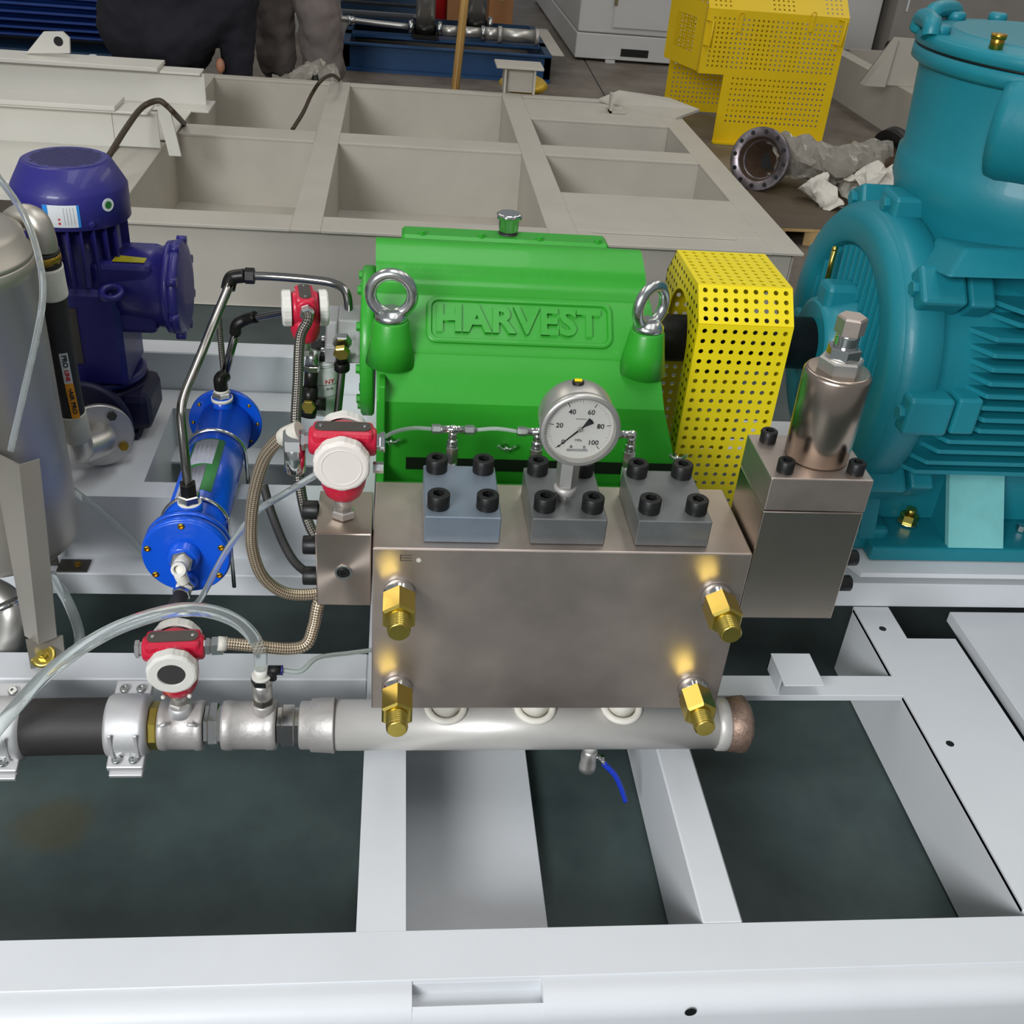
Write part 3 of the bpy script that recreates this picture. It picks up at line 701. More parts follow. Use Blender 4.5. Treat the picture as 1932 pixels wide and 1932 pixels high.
tee(.128, 'tee_fitting', 'chrome tee fitting behind the left clamp plate, fed by a clear tube')
tee(.273, 'tee_fitting', 'chrome tee fitting half hidden behind the left side of the gauge')
tee(.436, 'elbow_fitting', 'chrome elbow fitting to the right of the gauge', True, False)
q0 = P(713, 832, y=.16)
b = MB(); b.tube([q0, P(745, 815, y=.20), P(780, 808, y=.23), (.092, ty, tz)], .0035, 10); tag(b.build('clear_tube', 'clear_tube_soft', None), 'thin clear tube between the red housing and the left tee fitting', 'tube')
b = MB(); b.tube([(.164, ty, tz), (.20, ty, tz + .004), (.237, ty, tz)], .0035, 10); tag(b.build('clear_tube', 'clear_tube_soft', None), 'short clear tube joining the two tee fittings left of the gauge', 'tube')
b = MB(); b.tube([(.309, ty, tz), (.35, ty, tz), (.40, ty, tz)], .0035, 10); tag(b.build('clear_tube', 'clear_tube_soft', None), 'short clear tube passing behind the pressure gauge to the elbow', 'tube')

# ================================================================== suction manifold pipe under the block
ax_y, ax_z = .07, .25
pm = thing('suction_manifold', 'thick grey-silver welded pipe running under the steel block', 'pipe', (.3, ax_y, .205))
b = MB(); b.lathe([(0, .0455), (.655 + .066, .0455)], (-.066, ax_y, ax_z), X3, 56); b.build('pipe_body', 'pipe_metal', pm)
b = MB(); b.lathe([(0, .0455), (.003, .050), (.024, .053), (.034, .0535), (.037, .050), (.038, .043), (.044, .040)], (.656, ax_y, ax_z), X3, 48); b.build('end_cap', 'rust_cap', pm)
b = MB(); b.lathe([(0, .046), (.004, .0495), (.020, .0500), (.024, .047)], (.634, ax_y, ax_z), X3, 48); b.build('cap_socket', 'pipe_metal', pm)
for cx in (843, 1014, 1180):
    q = P(cx, 1352, y=.03)
    b = MB(); b.cyl((q.x, .072, .28), (q.x, .072, .357), .028, n=36); b.torus((q.x, .066, .300), Z3 + Y3 * -.25, .0325, .0065, 40, 10)
    b.build('branch_stub', 'ptfe', pm)
def fit(name, x0, x1, prof, m_, n=40, smooth=True, label=None, ph=0.):
    b = MB(); b.lathe([(t * (x1 - x0), r) for t, r in prof], (x0, ax_y, ax_z), X3, n, smooth, ph); return b.build(name, m_, pm, label)
fit('reducer', -.128, -.066, ((0, .040), (.04, .043), (.3, .043), (.34, .0475), (.9, .0495), (.95, .0505), (1, .0505)), 'cast_steel')
fit('hex_nipple', -.166, -.128, ((0, .036), (.2, .036), (.22, .040), (.25, .042), (.75, .042), (.78, .040), (.8, .036), (1, .036)), 'chrome', 6, False, ph=.3)
fit('tee_body', -.262, -.168, ((0, .0425), (.06, .044), (.18, .044), (.2, .0425), (.8, .0425), (.82, .044), (.94, .044), (1, .0425)), 'cast_steel')
fit('hex_nipple', -.292, -.262, ((0, .036), (.2, .036), (.22, .040), (.3, .042), (.7, .042), (.78, .040), (.8, .036), (1, .036)), 'chrome', 6, False, ph=.1)
fit('tee_body', -.370, -.294, ((0, .0425), (.06, .044), (.18, .044), (.2, .0425), (.8, .0425), (.82, .044), (.94, .044), (1, .0425)), 'cast_steel')
fit('hose_coupling', -.388, -.369, ((0, .036), (.2, .042), (.8, .042), (1, .036)), 'brass', 8, False)
# tee branch up to the clear hose
tx = P(497, 1330, y=.07)
bx_ = tx.x
b = MB(); b.lathe([(0, .022), (.02, .0185), (.024, .018)], (bx_, ax_y, ax_z + .032), Z3, 28); b.build('tee_neck', 'cast_steel', pm)
vt = thing('check_valve', 'small chrome check valve standing on the suction tee under a clear hose', 'valve', (bx_, ax_y, ax_z + .055))
b = MB(); b.lathe([(0, .016), (.002, .018), (.012, .018), (.014, .016)], (bx_, ax_y, ax_z + .055), Z3, 6, False); b.build('lower_nut', 'dark_steel', vt)
b = MB(); b.lathe([(0, .016), (.004, .0175), (.03, .0175), (.034, .015)], (bx_, ax_y, ax_z + .068), Z3, 28); b.build('valve_barrel', 'stainless', vt)
b = MB(); b.lathe([(0, .016), (.002, .0185), (.013, .0185), (.015, .016)], (bx_, ax_y, ax_z + .101), Z3, 6, False, phase=.5); b.build('upper_nut', 'chrome', vt)
b = MB(); b.cyl((bx_, ax_y, ax_z + .115), (bx_, ax_y, ax_z + .135), .012, n=24); b.cyl((bx_, ax_y, ax_z + .115), (bx_, ax_y, ax_z + .119), .017, n=28); b.build('hose_tail', 'white_plastic', vt)
q = Vector((bx_ + .022, ax_y, ax_z + .13))
b = MB(); b.cyl(q - X3 * .010, q + X3 * .012, .0085, n=18); b.cyl(q - Z3 * .02 - X3 * .003, q - X3 * .003, .007, n=16); ef = b.build('push_fitting', 'black', vt)
b = MB(); b.cyl(q + X3 * .012, q + X3 * .015, .0088, n=18); b.build('release_ring', 'navy_paint', ef)
b = MB(); b.tube([q + X3 * .013, q + X3 * .045 - Z3 * .002, P(600, 1241, y=.10), P(660, 1232, y=.14), P(705, 1226, y=.17)], .0042, 10)
tag(b.build('air_tube', 'clear_tube_soft', None), 'thin clear tube from the black push fitting to behind the big block', 'tube')
# black suction hose and its two clamps
b = MB(); hz = ax_z - .0005
b.tube([(-.75, ax_y, hz - .006), (-.62, ax_y, hz - .004), (-.53, ax_y, hz - .001), (-.46, ax_y, hz), (-.40, ax_y, hz)], .0495, 40)
tag(b.build('suction_hose', 'rubber', None), 'fat black rubber suction hose between two cast clamps', 'hose')
def clamp(x0, x1, lab, zoff=0.):
    xc = (x0 + x1) / 2; t = thing('hose_clamp', lab, 'clamp', (xc, ax_y, ax_z + zoff), 'cast clamps on the suction hose')
    z_ = ax_z + zoff
    b = MB(); b.lathe([(0, .052), (.006, .056), (x1 - x0 - .012, .056), (x1 - x0 - .006, .055), (x1 - x0, .046)], (x0, ax_y, z_), X3, 44); b.build('clamp_shell', 'aluminium', t)
    for s_ in (1, -1):
        # lower lug in front, upper lug behind; bolts run down through them
        yc, zc3 = (ax_y + .050, z_ + .036) if s_ > 0 else (ax_y - .050, z_ - .034)
        tl = Matrix.Rotation(math.radians(22 if s_ < 0 else 12), 3, 'X')
        b = MB(); b.cbox((xc, yc, zc3), ((x1 - x0) * .88, .036, .017), .003, tl, 2); b.cbox((xc, yc + .004 * s_, zc3 - .014), ((x1 - x0) * .80, .034, .010), .002, tl, 2); lg = b.build('clamp_lug', 'aluminium', t)
        up_v = tl @ Z3
        for k_ in (-1, 1):
            cc = Vector((xc + k_ * (x1 - x0) * .20, yc - .004, zc3))
            socket_bolt(cc + up_v * .0085, up_v, .0082, .006, lg, 'zinc')
            b = MB(); b.cyl(cc - up_v * .018, cc - up_v * .032, .0045, n=12); b.build('stud_end', 'zinc', lg)
    for s_ in (-.3, .3):
        b = MB(); b.box(xc + s_ * (x1 - x0) - .003, xc + s_ * (x1 - x0) + .003, ax_y - .0575, ax_y - .054, z_ - .022, z_ + .030, .001); b.build('rib', 'aluminium', t)
clamp(-.457, -.386, 'grey cast clamp at the right end of the black hose')
clamp(-.70, -.594, 'grey cast clamp at the left edge, on the left end of the black hose', -.006)
# drain valve
q = P(1113, 1416, y=.07)
dv = thing('drain_valve', 'small ball valve with a blue lever hanging under the silver pipe', 'valve', (q.x, .07, .16))
b = MB(); b.cyl((q.x, .07, .21), (q.x, .07, .185), .0125, n=24); b.build('neck', 'white_plastic', dv)
b = MB(); b.lathe([(0, .011), (.004, .0145), (.020, .0155), (.034, .0145), (.040, .016), (.052, .016), (.054, .013)], (q.x, .07, .186), -Z3, 28); b.build('valve_body', 'stainless', dv)
st = Vector((q.x + .022, .066, .166))
b = MB(); b.cyl((q.x + .01, .07, .166), st, .006, n=14); b.hexp(st, st + X3 * .006, .007); b.build('stem', 'chrome', dv)
e0, e1, e2 = P(1143, 1444, y=.06), P(1160, 1462, y=.055), P(1180, 1512, y=.05)
b = MB(); b.tube([st, e0], .004, 10, spline=False); b.build('lever_arm', 'stainless', dv)
def flat(pts, w, th, axis_w):
    b = MB(); aw = Vector(axis_w).normalized()
    vs = []; fs = []
    for i, p in enumerate(pts):
        d = (Vector(pts[min(i + 1, len(pts) - 1)]) - Vector(pts[max(0, i - 1)])).normalized(); nn = d.cross(aw).normalized()
        ww = w[i] if isinstance(w, (list, tuple)) else w
        for sx, sn in ((-1, -1), (1, -1), (1, 1), (-1, 1)): vs.append(Vector(p) + aw * sx * ww / 2 + nn * sn * th / 2)
    for i in range(len(pts) - 1):
        for k_ in range(4): fs.append((i * 4 + k_, i * 4 + (k_ + 1) % 4, i * 4 + 4 + (k_ + 1) % 4, i * 4 + 4 + k_))
    fs += [(0, 1, 2, 3), tuple(len(vs) - 4 + k_ for k_ in range(4))]
    return b.add(vs, fs)
b = MB(); b.tube([e0 - (e1 - e0) * .2, e0, e1, (e1 + e2) / 2 + X3 * .002, e2], .0062, 12, r2=.0048); b.build('lever_grip', 'blue_grip', dv)
# ================================================================== pressure transmitters
def transmitter(name, label, origin, yaw, sc=1., display=False, tilt=0.):
    """head of a pressure transmitter standing on its neck; front cap faces local -y"""
    t = thing(name, label, 'transmitter', (0, 0, 0))
    b = MB(); b.lathe([(0, .017), (.002, .0195), (.012, .0195), (.014, .017)], (0, 0, 0), Z3, 6, False); b.build('hex_neck', 'stainless', t)
    b = MB(); b.cyl((0, 0, .012), (0, 0, .048), .0145, n=28); b.build('neck', 'stainless', t)
    b = MB(); b.lathe([(0, .022), (.006, .028), (.020, .0335), (.040, .037), (.062, .037)], (0, .004, .036), Z3, 36); b.build('lower_housing', 'red_paint', t)
    hz_ = .118
    # main housing: a barrel along y with a saddle along x carrying the two ports
    b = MB(); b.lathe([(0, .036), (.004, .0385), (.056, .0385), (.060, .036)], (0, -.026, hz_), Y3, 44)
    b.build('barrel', 'red_paint', t)
    b = MB()
    pr = [(-.051, .018), (-.048, .0215), (-.030, .024), (.030, .024), (.048, .0215), (.051, .018)]
    b.lathe([(q[0] + .051, q[1]) for q in pr], (-.051, .004, hz_ + .016), X3, 32); b.box(-.046, .046, -.018, .026, hz_ + .016, hz_ + .0405, .007, seg=2)
    b.build('port_saddle', 'red_paint', t)
    b = MB(); pl = [(x, y) for x, y in rrect(.042, .0135, .011)]
    b.prism([(x, y + .004) for x, y in pl], 'z', hz_ + .0402, hz_ + .0422); lb = b.build('nameplate', 'label_dark', t)
    for s_ in (-1, 1): b = MB(); b.cyl((s_ * .033, .004, hz_ + .042), (s_ * .033, .004, hz_ + .0435), .0032, n=12); b.build('rivet', 'zinc', lb)
    # caps: scalloped rims
    def cap(y0, d, nm, lcd):
        n = 60; vs = []; fs = []
        prof_ = [(0, .0385, 0), (.001, .0428, 1), (.017, .0428, 1), (.020, .0405, .4), (.0215, .037, 0)]
        for tt, r, am in prof_:
            for i in range(n):
                a = 2 * pi * i / n; rr_ = r - am * .0011 * (1 if math.cos(10 * a) > .3 else -.0)
                vs.append((rr_ * math.cos(a), y0 + d * tt, hz_ + rr_ * math.sin(a)))
        for k_ in range(4):
            for i in range(n): fs.append((k_ * n + i, k_ * n + (i + 1) % n, (k_ + 1) * n + (i + 1) % n, (k_ + 1) * n + i))
        if lcd:
            m = len(vs)
            for rr_, tt in ((.0235, .0215), (.0225, .0185)):
                for i in range(n): a = 2 * pi * i / n; vs.append((rr_ * math.cos(a), y0 + d * tt, hz_ + rr_ * math.sin(a)))
            for i in range(n):
                fs.append((4 * n + i, 4 * n + (i + 1) % n, m + (i + 1) % n, m + i)); fs.append((m + i, m + (i + 1) % n, m + n + (i + 1) % n, m + n + i))
            fs.append(tuple(m + n + i for i in range(n)))
        else: fs.append(tuple(4 * n + i for i in range(n)))
        b = MB(); b.add(vs, fs, False); c_ = b.build(nm, 'white_plastic' if display or nm != 'front_cap' else 'cap_white', t)
        if lcd:
            b = MB(); b.cyl((0, y0 + d * .0186, hz_), (0, y0 + d * .0192, hz_), .0222, n=40); b.build('display_window', 'lcd', c_)
        elif nm == 'front_cap':
            # shallow pressed ring and crumpled protective film relief
            b = MB(); b.torus((0, y0 + d * .0212, hz_), Y3, .030, .0012, 40, 8); b.build('pressed_ring', 'cap_white', c_)
    cap(-.028, -1, 'front_cap', display); cap(.036, 1, 'rear_cap', False)
    t.location = Vector(origin); t.rotation_euler = (tilt, 0, yaw); t.scale = (sc, sc, sc)
    return t
def blank(t, s_=1):
    b = MB(); b.lathe([(0, .0125), (.006, .0125), (.0065, .0155), (.013, .0155), (.014, .014)], (s_ * .050, .004, .134), X3 * s_, 6, False)
    o = b.build('blanking_plug', 'chrome', None); o.parent = t; return o
def gland(t, s_=-1):
    b = MB(); b.lathe([(0, .0125), (.004, .0125), (.0045, .0165), (.010, .0165), (.012, .013), (.014, .018), (.032, .018), (.034, .015)], (s_ * .050, .004, .134), X3 * s_, 6, False, phase=.3)
    o = b.build('cable_gland', 'chrome', None); o.parent = t; return o
t1 = transmitter('pressure_transmitter', 'red transmitter with a plain white cap standing on the small steel block', (-.048, .088, .69), 0)
blank(t1, 1)
b = MB(); b.lathe([(0, .012), (.006, .012), (.007, .016), (.012, .016)], (-.050, .004, .134), -X3, 6, False)
b.lathe([(0, .015), (.002, .020), (.024, .020), (.027, .017)], (-.062, .004, .134), -X3, 6, False, phase=.3)
b.lathe([(0, .012), (.004, .0165), (.045, .0165), (.050, .012)], (-.074, .010, .122), -Z3, 26)
o = b.build('elbow_gland', 'chrome', None); o.parent = t1
q = P(702, 885, y=.088 - .03)
b = MB(); b.cyl((.046, -.012, .098), (.062, -.012, .098), .009, n=6, smooth=False); o = b.build('vent_plug', 'zinc', None); o.parent = t1

t2 = transmitter('pressure_transmitter', 'red transmitter with a round display window on the suction pipe', (-.332, .072, .293), math.radians(4), .98, True)
blank(t2, -1); gland(t2, 1)
b = MB(); b.lathe([(0, .022), (.012, .019), (.018, .018)], (-.332, .066, .286), Z3, 28)
for s_ in (-1, 1): b.tube([(-.332 + s_ * .018, .03, .292), (-.332 + s_ * .034, .032, .285)], .004, 10, r2=.002, spline=False)
b.build('branch_neck', 'aluminium', pm)
for dx in (-.022, .022):
    b = MB(); b.sphere((dx, -.030, .052), .0042, 12, 8); o = b.build('sealing_screw', 'white_plastic', None); o.parent = t2

t3 = transmitter('pressure_transmitter', 'red transmitter lying sideways near the aluminium gear pump', P(575, 668, y=.56), math.radians(-82), .80, True)
gl = MB(); gl.lathe([(0, .0125), (.004, .0125), (.0045, .0165), (.010, .0165), (.012, .013), (.014, .017), (.030, .017), (.034, .012)], (.050, .004, .134), X3, 6, False, phase=.3)
o = gl.build('cable_gland', 'zinc', None); o.parent = t3

# ================================================================== braided hoses
def hose(pts, r, m_, name, label, n=18, cat='hose', **k):
    b = MB(); b.tube(pts, r, n, **k); return tag(b.build(name, m_, None), label, cat)
hose([P(546, 818, y=.095), P(528, 828, y=.10), P(500, 862, y=.12), P(482, 920, y=.14), P(474, 980, y=.15), P(476, 1035, y=.16), P(494, 1085, y=.17), P(530, 1115, y=.18), P(575, 1122, y=.19), P(640, 1112, y=.21), P(700, 1105, y=.22)], .0105, 'braid_bronze', 'braided_hose', 'bronze braided hose looping from the white-capped transmitter behind the block')
b = MB(); b.tube([P(566, 814, y=.092), P(541, 822, y=.096), P(532, 829, y=.10)], .0165, 20, r2=.012); tag(b.build('tape_wrap', 'tape', None), 'whitish tape wrapped round the end of the looping braided hose', 'tape')
g3 = t3.matrix_basis @ Vector((.084, .004, .134))
o3_ = P(575, 668, y=.56)
hose([o3_ + Vector((.0125, -.064, .107)), o3_ + Vector((.0135, -.078, .100)), P(566, 640, y=.465), P(562, 720, y=.42), P(558, 800, y=.37), P(562, 880, y=.34), P(572, 950, y=.31), P(588, 1000, y=.28), P(620, 1045, y=.26)], .0095, 'braid_dark', 'braided_hose', 'grey braided hose hanging down from the sideways transmitter')
hose([P(418, 1214, y=.072), P(440, 1215, y=.075), P(490, 1220, y=.08), P(545, 1224, y=.09), P(578, 1215, y=.10), P(592, 1180, y=.12), P(605, 1130, y=.14), P(640, 1110, y=.18)], .0105, 'braid_bronze', 'braided_hose', 'bronze braided hose from the display transmitter up behind the small block')
b = MB(); b.tube([P(411, 1214, y=.072), P(428, 1215, y=.074)], .0125, 18, spline=False); tag(b.build('tape_wrap', 'tape', None), 'whitish tape at the end of the hose from the display transmitter', 'tape')
hose([P(497, 915, y=.45), P(513, 970, y=.42), P(540, 1035, y=.36), P(568, 1072, y=.32), P(610, 1090, y=.28)], .0085, 'rubber', 'drain_hose', 'dark grey hose passing behind the looping braided hose')
hose([P(405, 640, y=.95), P(412, 590, y=.95), P(418, 660, y=.93), P(424, 720, y=.90)][1:], .007, 'braid_dark', 'braided_hose', 'thin grey braided hose behind the bent steel tubes')

# ================================================================== clear hoses
hose([P(-40, 1420, y=-.02), P(20, 1345, y=-.01), P(100, 1262, y=.0), P(200, 1195, y=.02), P(300, 1158, y=.03), P(370, 1150, y=.04), P(430, 1164, y=.055), P(470, 1192, y=.065), P(490, 1228, y=.07), (bx_, ax_y, ax_z + .125)], .0115, 'clear_tube', 'clear_hose', 'thick clear plastic hose arching across the lower left', 20)
hose([P(640, 870, y=.14), P(600, 893, y=.16), P(540, 930, y=.20), P(485, 965, y=.23), P(440, 1020, y=.26), P(410, 1070, y=.28), P(390, 1110, y=.29), P(372, 1138, y=.32), P(350, 1145, y=.35)], .006, 'clear_tube', 'clear_hose', 'thin clear hose running diagonally across the blue cooler', 12)
hose([P(95, 1082, y=.46), P(125, 1130, y=.45), P(146, 1180, y=.40), P(150, 1215, y=.36), P(140, 1260, y=.33), P(128, 1300, y=.32), P(112, 1335, y=.30)], .0105, 'clear_tube', 'clear_hose', 'clear hose hanging from under the steel tank', 16)
hose([P(-30, 300, y=.36), P(30, 380, y=.36), P(60, 440, y=.37), P(78, 510, y=.36), P(80, 570, y=.34), P(68, 640, y=.32), P(45, 740, y=.30), P(20, 850, y=.28)], .0055, 'clear_tube', 'clear_hose', 'thin clear hose draped over the front of the steel tank', 12)
hose([P(138, 925, y=.62), P(190, 965, y=.64), P(240, 1010, y=.645), P(285, 1060, y=.645), P(300, 1090, y=.60)], .0075, 'clear_tube', 'clear_hose', 'clear hose sloping from the tank down behind the cooler flange', 12)

# ================================================================== oil cooler
ccx, ccz = -.360, .414
oc = thing('oil_cooler', 'bright blue cylindrical oil cooler lying between the tank and the pump', 'cooler', (ccx, .6, .352))
b = MB(); b.cyl((ccx, .37, ccz), (ccx, .90, ccz - .004), .0605, n=48); b.build('shell', 'cooler_blue', oc)
for y0, y1, nm in ((.355, .373, 'front_flange'), (.377, .390, 'front_flange'), (.885, .900, 'rear_flange')):
    b = MB(); b.cyl((ccx, y0, ccz), (ccx, y1, ccz), .083, n=56, bev=.002); fl = b.build(nm, 'cooler_blue', oc)
    if y0 == .355: ff = fl
b = MB(); b.cyl((ccx, .350, ccz), (ccx, .358, ccz), .081, n=56, bev=.002); b.lathe([(0, .034), (.004, .030), (.020, .028), (.022, .024)], (ccx - .002, .352, ccz + .006), -Y3, 36); b.build('end_bonnet', 'cooler_blue', oc)
for a_ in (92, 20, 164, 214, 326):
    a = math.radians(a_); q = Vector((ccx + .072 * math.cos(a), .352, ccz + .072 * math.sin(a)))
    socket_bolt(q, -Y3, .0062, .006, ff, 'brass_dull', 'flange_bolt')
for a_ in (40, 75, 105, 140, 180, 0, 220, 320):
    a = math.radians(a_); socket_bolt((ccx + .073 * math.cos(a), .885, ccz + .073 * math.sin(a)), -Y3, .004, .003, fl, 'brass_dull', 'flange_bolt')
for y_ in (.462, .735):
    b = MB(); pp_ = [(ccx - .066, y_, .34)] + [(ccx - .0645 * math.cos(a), y_, ccz + .0645 * math.sin(a)) for a in [pi * i / 12 for i in range(13)]] + [(ccx + .066, y_, .34)]
    if y_ < .6: pp_[0] = (ccx - .066, y_, .30); pp_[-1] = (ccx + .066, y_, .26)
    b.tube(pp_, .0042, 10, res=3); b.build('strap_bolt', 'chrome', oc)
def boss(y_, top, r=.022):
    b = MB(); b.cyl((ccx, y_, ccz + .03), (ccx, y_, top), r, n=30); b.build('port_boss', 'cooler_blue', oc)
boss(.43, ccz + .074, .024); boss(.865, ccz + .079, .022)
# label with a peeled sticker, wrapped on the shell
def wrap(px_pts, m_, name, off, par=oc, lab=None):
    vs = []; fs = []
    (a0, a1, y0, y1, sk_) = px_pts
    n = 10
    for i in range(n + 1):
        for j in range(2):
            a = math.radians(a0 + (a1 - a0) * i / n); y = (y0, y1)[j] + sk_ * i / n
            for r_ in (.0605 + off, .0601): vs.append((ccx + r_ * math.cos(a), y, ccz + r_ * math.sin(a)))
    for i in range(n):
        o = i * 4
        fs += [(o, o + 4, o + 6, o + 2), (o, o + 1, o + 5, o + 4), (o + 2, o + 6, o + 7, o + 3)]
    b = MB(); b.add(vs, fs, True); return b.build(name, m_, par, lab)
wrap((62, 128, .50, .705, 0), 'label_green', 'label', .0004)
lb2 = wrap((75, 122, .60, .70, 0), 'label_grey', 'peeled_sticker', .0009)
lb3 = wrap((84, 130, .49, .595, -.012), 'label_grey', 'peeled_sticker', .0009)
for i in range(4): wrap((84 + i * 9, 86.5 + i * 9, .615, .68, 0), 'faint_ink', 'faint_print', .0012, lb2)
for i in range(4): wrap((92 + i * 8, 94 + i * 8, .51, .575, 0), 'faint_ink', 'faint_print', .0012, lb3)
# water side fittings on the bonnet
q = Vector((ccx - .002, .330, ccz + .006))
wf = thing('plug_fitting', 'white taped elbow plug in the centre of the blue cooler end', 'fitting', q)
b = MB(); b.lathe([(0, .019), (.003, .022), (.008, .022), (.010, .019)], q, Vector((-.08, -1, .25)), 6, False, phase=.3); b.build('hex_collar', 'chrome', wf)
b = MB(); b.tube([q - Y3 * .008, q - Y3 * .022 + Z3 * .004, q - Y3 * .028 - Z3 * .010, q - Y3 * .026 - Z3 * .03 + X3 * .004], .0145, 20, r2=.011); b.build('taped_elbow', 'ptfe', wf)
b = MB(); b.ring(q - Y3 * .030 + Z3 * .006, q - Y3 * .042 + Z3 * .010, .0135, .009, 30); b.build('open_collar', 'white_plastic', wf)
q = P(352, 1100, y=.34)
hf = thing('hose_fitting', 'chrome hose fitting with dark hose at the bottom of the blue cooler end', 'fitting', q)
dn = (P(322, 1165, y=.25) - q).normalized()
b = MB(); b.cyl(q + Y3 * .02 + Z3 * .006, q, .021, n=26); b.build('side_boss', 'cooler_blue', hf)
for k_, (t_, r_) in enumerate(((.000, .019), (.012, .017), (.024, .018))):
    b = MB(); b.lathe([(0, r_ - .002), (.002, r_), (.008, r_), (.010, r_ - .002)], q + dn * t_, dn, 6, False, phase=.3 * k_); b.build('hex_nut', 'chrome' if k_ != 1 else 'ptfe', hf)
b = MB(); b.tube([q + dn * .03, q + dn * .07, q + dn * .12 - Z3 * .01], .0145, 20); b.build('hose_end', 'rubber', hf)

# ================================================================== bent steel tubes
def tfit(c, d, L, r, m_, par, nm='union_nut', ph=.2):
    b = MB(); d = Vector(d).normalized(); b.lathe([(0, r - .0015), (.0015, r), (L - .0015, r), (L, r - .0015)], Vector(c), d, 6, False, phase=ph); return b.build(nm, m_, par)
st1 = thing('steel_tube', 'long bent steel tube from the front of the blue cooler over to the gear pump', 'tube', (ccx, .43, .49))
A0 = Vector((ccx, .43, ccz + .080)); T = [A0 + Z3 * .02, P(349, 860, y=.44), P(342, 790, y=.47), P(347, 748, y=.51), P(375, 680, y=.58), P(405, 605, y=.68), P(432, 540, y=.76)]
b = MB(); b.tube(T, .0092, 18); b.build('tube_run', 'tube_steel', st1)
b = MB(); b.lathe([(0, .017), (.005, .0215), (.018, .0215), (.020, .019)], A0 - Z3 * .007, Z3, 6, False); b.build('adapter', 'chrome', st1)
b = MB(); b.ring(A0 - Z3 * .008, A0 - Z3 * .004, .0225, .012, 30); b.build('sealing_tape', 'ptfe', st1)
tfit(A0 + Z3 * .012, Z3, .026, .0165, 'black_fitting', st1)
c1 = P(440, 523, y=.78); c2 = P(462, 520, y=.78)
b = MB(); b.tube([P(430, 546, y=.765), P(434, 530, y=.775), c1, c2], .0145, 16); b.build('elbow_union', 'black_fitting', st1)
tfit(c2, X3, .020, .0165, 'black_fitting', st1)
b = MB(); b.tube([c2, P(520, 522, y=.78), P(590, 528, y=.77), P(630, 535, y=.76), P(652, 550, y=.74), P(658, 580, y=.72), P(657, 600, y=.70)], .0088, 18); b.build('tube_run', 'tube_steel', st1)
st2 = thing('steel_tube', 'shorter steel tube rising from the far end of the blue cooler behind the red transmitter', 'tube', (ccx, .865, .49))
B0 = Vector((ccx, .865, ccz + .082))
b = MB(); b.lathe([(0, .018), (.004, .021), (.014, .021), (.016, .018)], B0 - Z3 * .006, Z3, 6, False); b.build('adapter', 'chrome', st2)
b = MB(); b.cyl(B0 - Z3 * .012, B0 - Z3 * .004, .024, n=30); b.cyl(B0 + Z3 * .010, B0 + Z3 * .016, .0165, n=30); b.build('sealing_tape', 'ptfe', st2)
b1 = P(424, 708, y=.88)
b = MB(); b.tube([B0 + Z3 * .012, B0 + Z3 * .04, b1], .0155, 16); b.build('elbow_union', 'black_fitting', st2)
b2 = P(446, 622, y=.90)
b = MB(); b.tube([b1, b2], .0092, 16, spline=False); b.build('tube_run', 'tube_steel', st2)
b = MB(); b.tube([P(444, 630, y=.90), P(448, 612, y=.90), P(464, 603, y=.90), P(482, 598, y=.89)], .0135, 16); b.build('elbow_union', 'black_fitting', st2)
b = MB(); b.tube([P(480, 600, y=.89), P(530, 590, y=.86), P(560, 586, y=.84)], .0075, 16); b.build('tube_run', 'tube_steel', st2)

# ================================================================== gear pump with filter beside the green housing
gpx0, gpx1 = P(607, 640, y=.63).x, P(692, 640, y=.63).x
gp2 = thing('gear_pump', 'small cast aluminium gear pump bolted to the left side of the green pump', 'pump', ((gpx0 + gpx1) / 2, .65, .70))
zt2, zb2 = P(650, 574, y=.74).z, P(650, 678, y=.62).z
b = MB(); b.prism([(.60, zb2), (.76, zb2), (.76, zt2 - .02), (.74, zt2), (.66, zt2), (.63, zt2 - .03), (.625, (zt2 + zb2) / 2), (.60, (zt2 + zb2) / 2 - .01)], 'x', gpx0 + .03, gpx1 - .012); o = b.build('pump_body', 'aluminium', gp2, bevel=.004)
b = MB(); b.prism([(.605, zb2 - .004), (.765, zb2 - .004), (.765, zt2 - .024), (.742, zt2 - .004), (.658, zt2 - .004), (.62, zt2 - .04), (.605, (zt2 + zb2) / 2)], 'x', gpx0 + .006, gpx0 + .03); b.build('end_cover', 'aluminium', gp2, bevel=.004)
b = MB(); b.prism([(.60, zb2 - .002), (.77, zb2 - .002), (.77, zt2 - .02), (.745, zt2 + .006), (.655, zt2 + .006), (.615, zt2 - .04), (.60, (zt2 + zb2) / 2)], 'x', gpx1 - .012, -.038); b.build('mounting_flange', 'aluminium', gp2, bevel=.004)
for yy, zz in ((.618, zt2 - .075), (.64, zt2 - .035), (.62, zb2 + .016), (.745, zt2 - .03)): socket_bolt((gpx0 + .008, yy, zz), -X3, .0075, .010, gp2, 'zinc')
q = P(646, 640, y=.602)
b = MB(); b.lathe([(0, .017), (.002, .0185), (.016, .0185), (.018, .016)], q, Vector((0, -1, -.25)), 6, False); b.build('port_adapter', 'zinc', gp2)
bj = thing('banjo_fitting', 'black banjo fitting with brass bolt on the front of the gear pump, steel tube below', 'fitting', q)
q2 = q + Vector((0, -.024, -.012))
b = MB(); b.lathe([(0, .012), (.003, .0165), (.012, .0165), (.014, .014)], q2, Vector((0, -1, -.3)), 6, False, phase=.2); b.build('brass_bolt', 'brass', bj)
q3 = P(645, 690, y=.585)
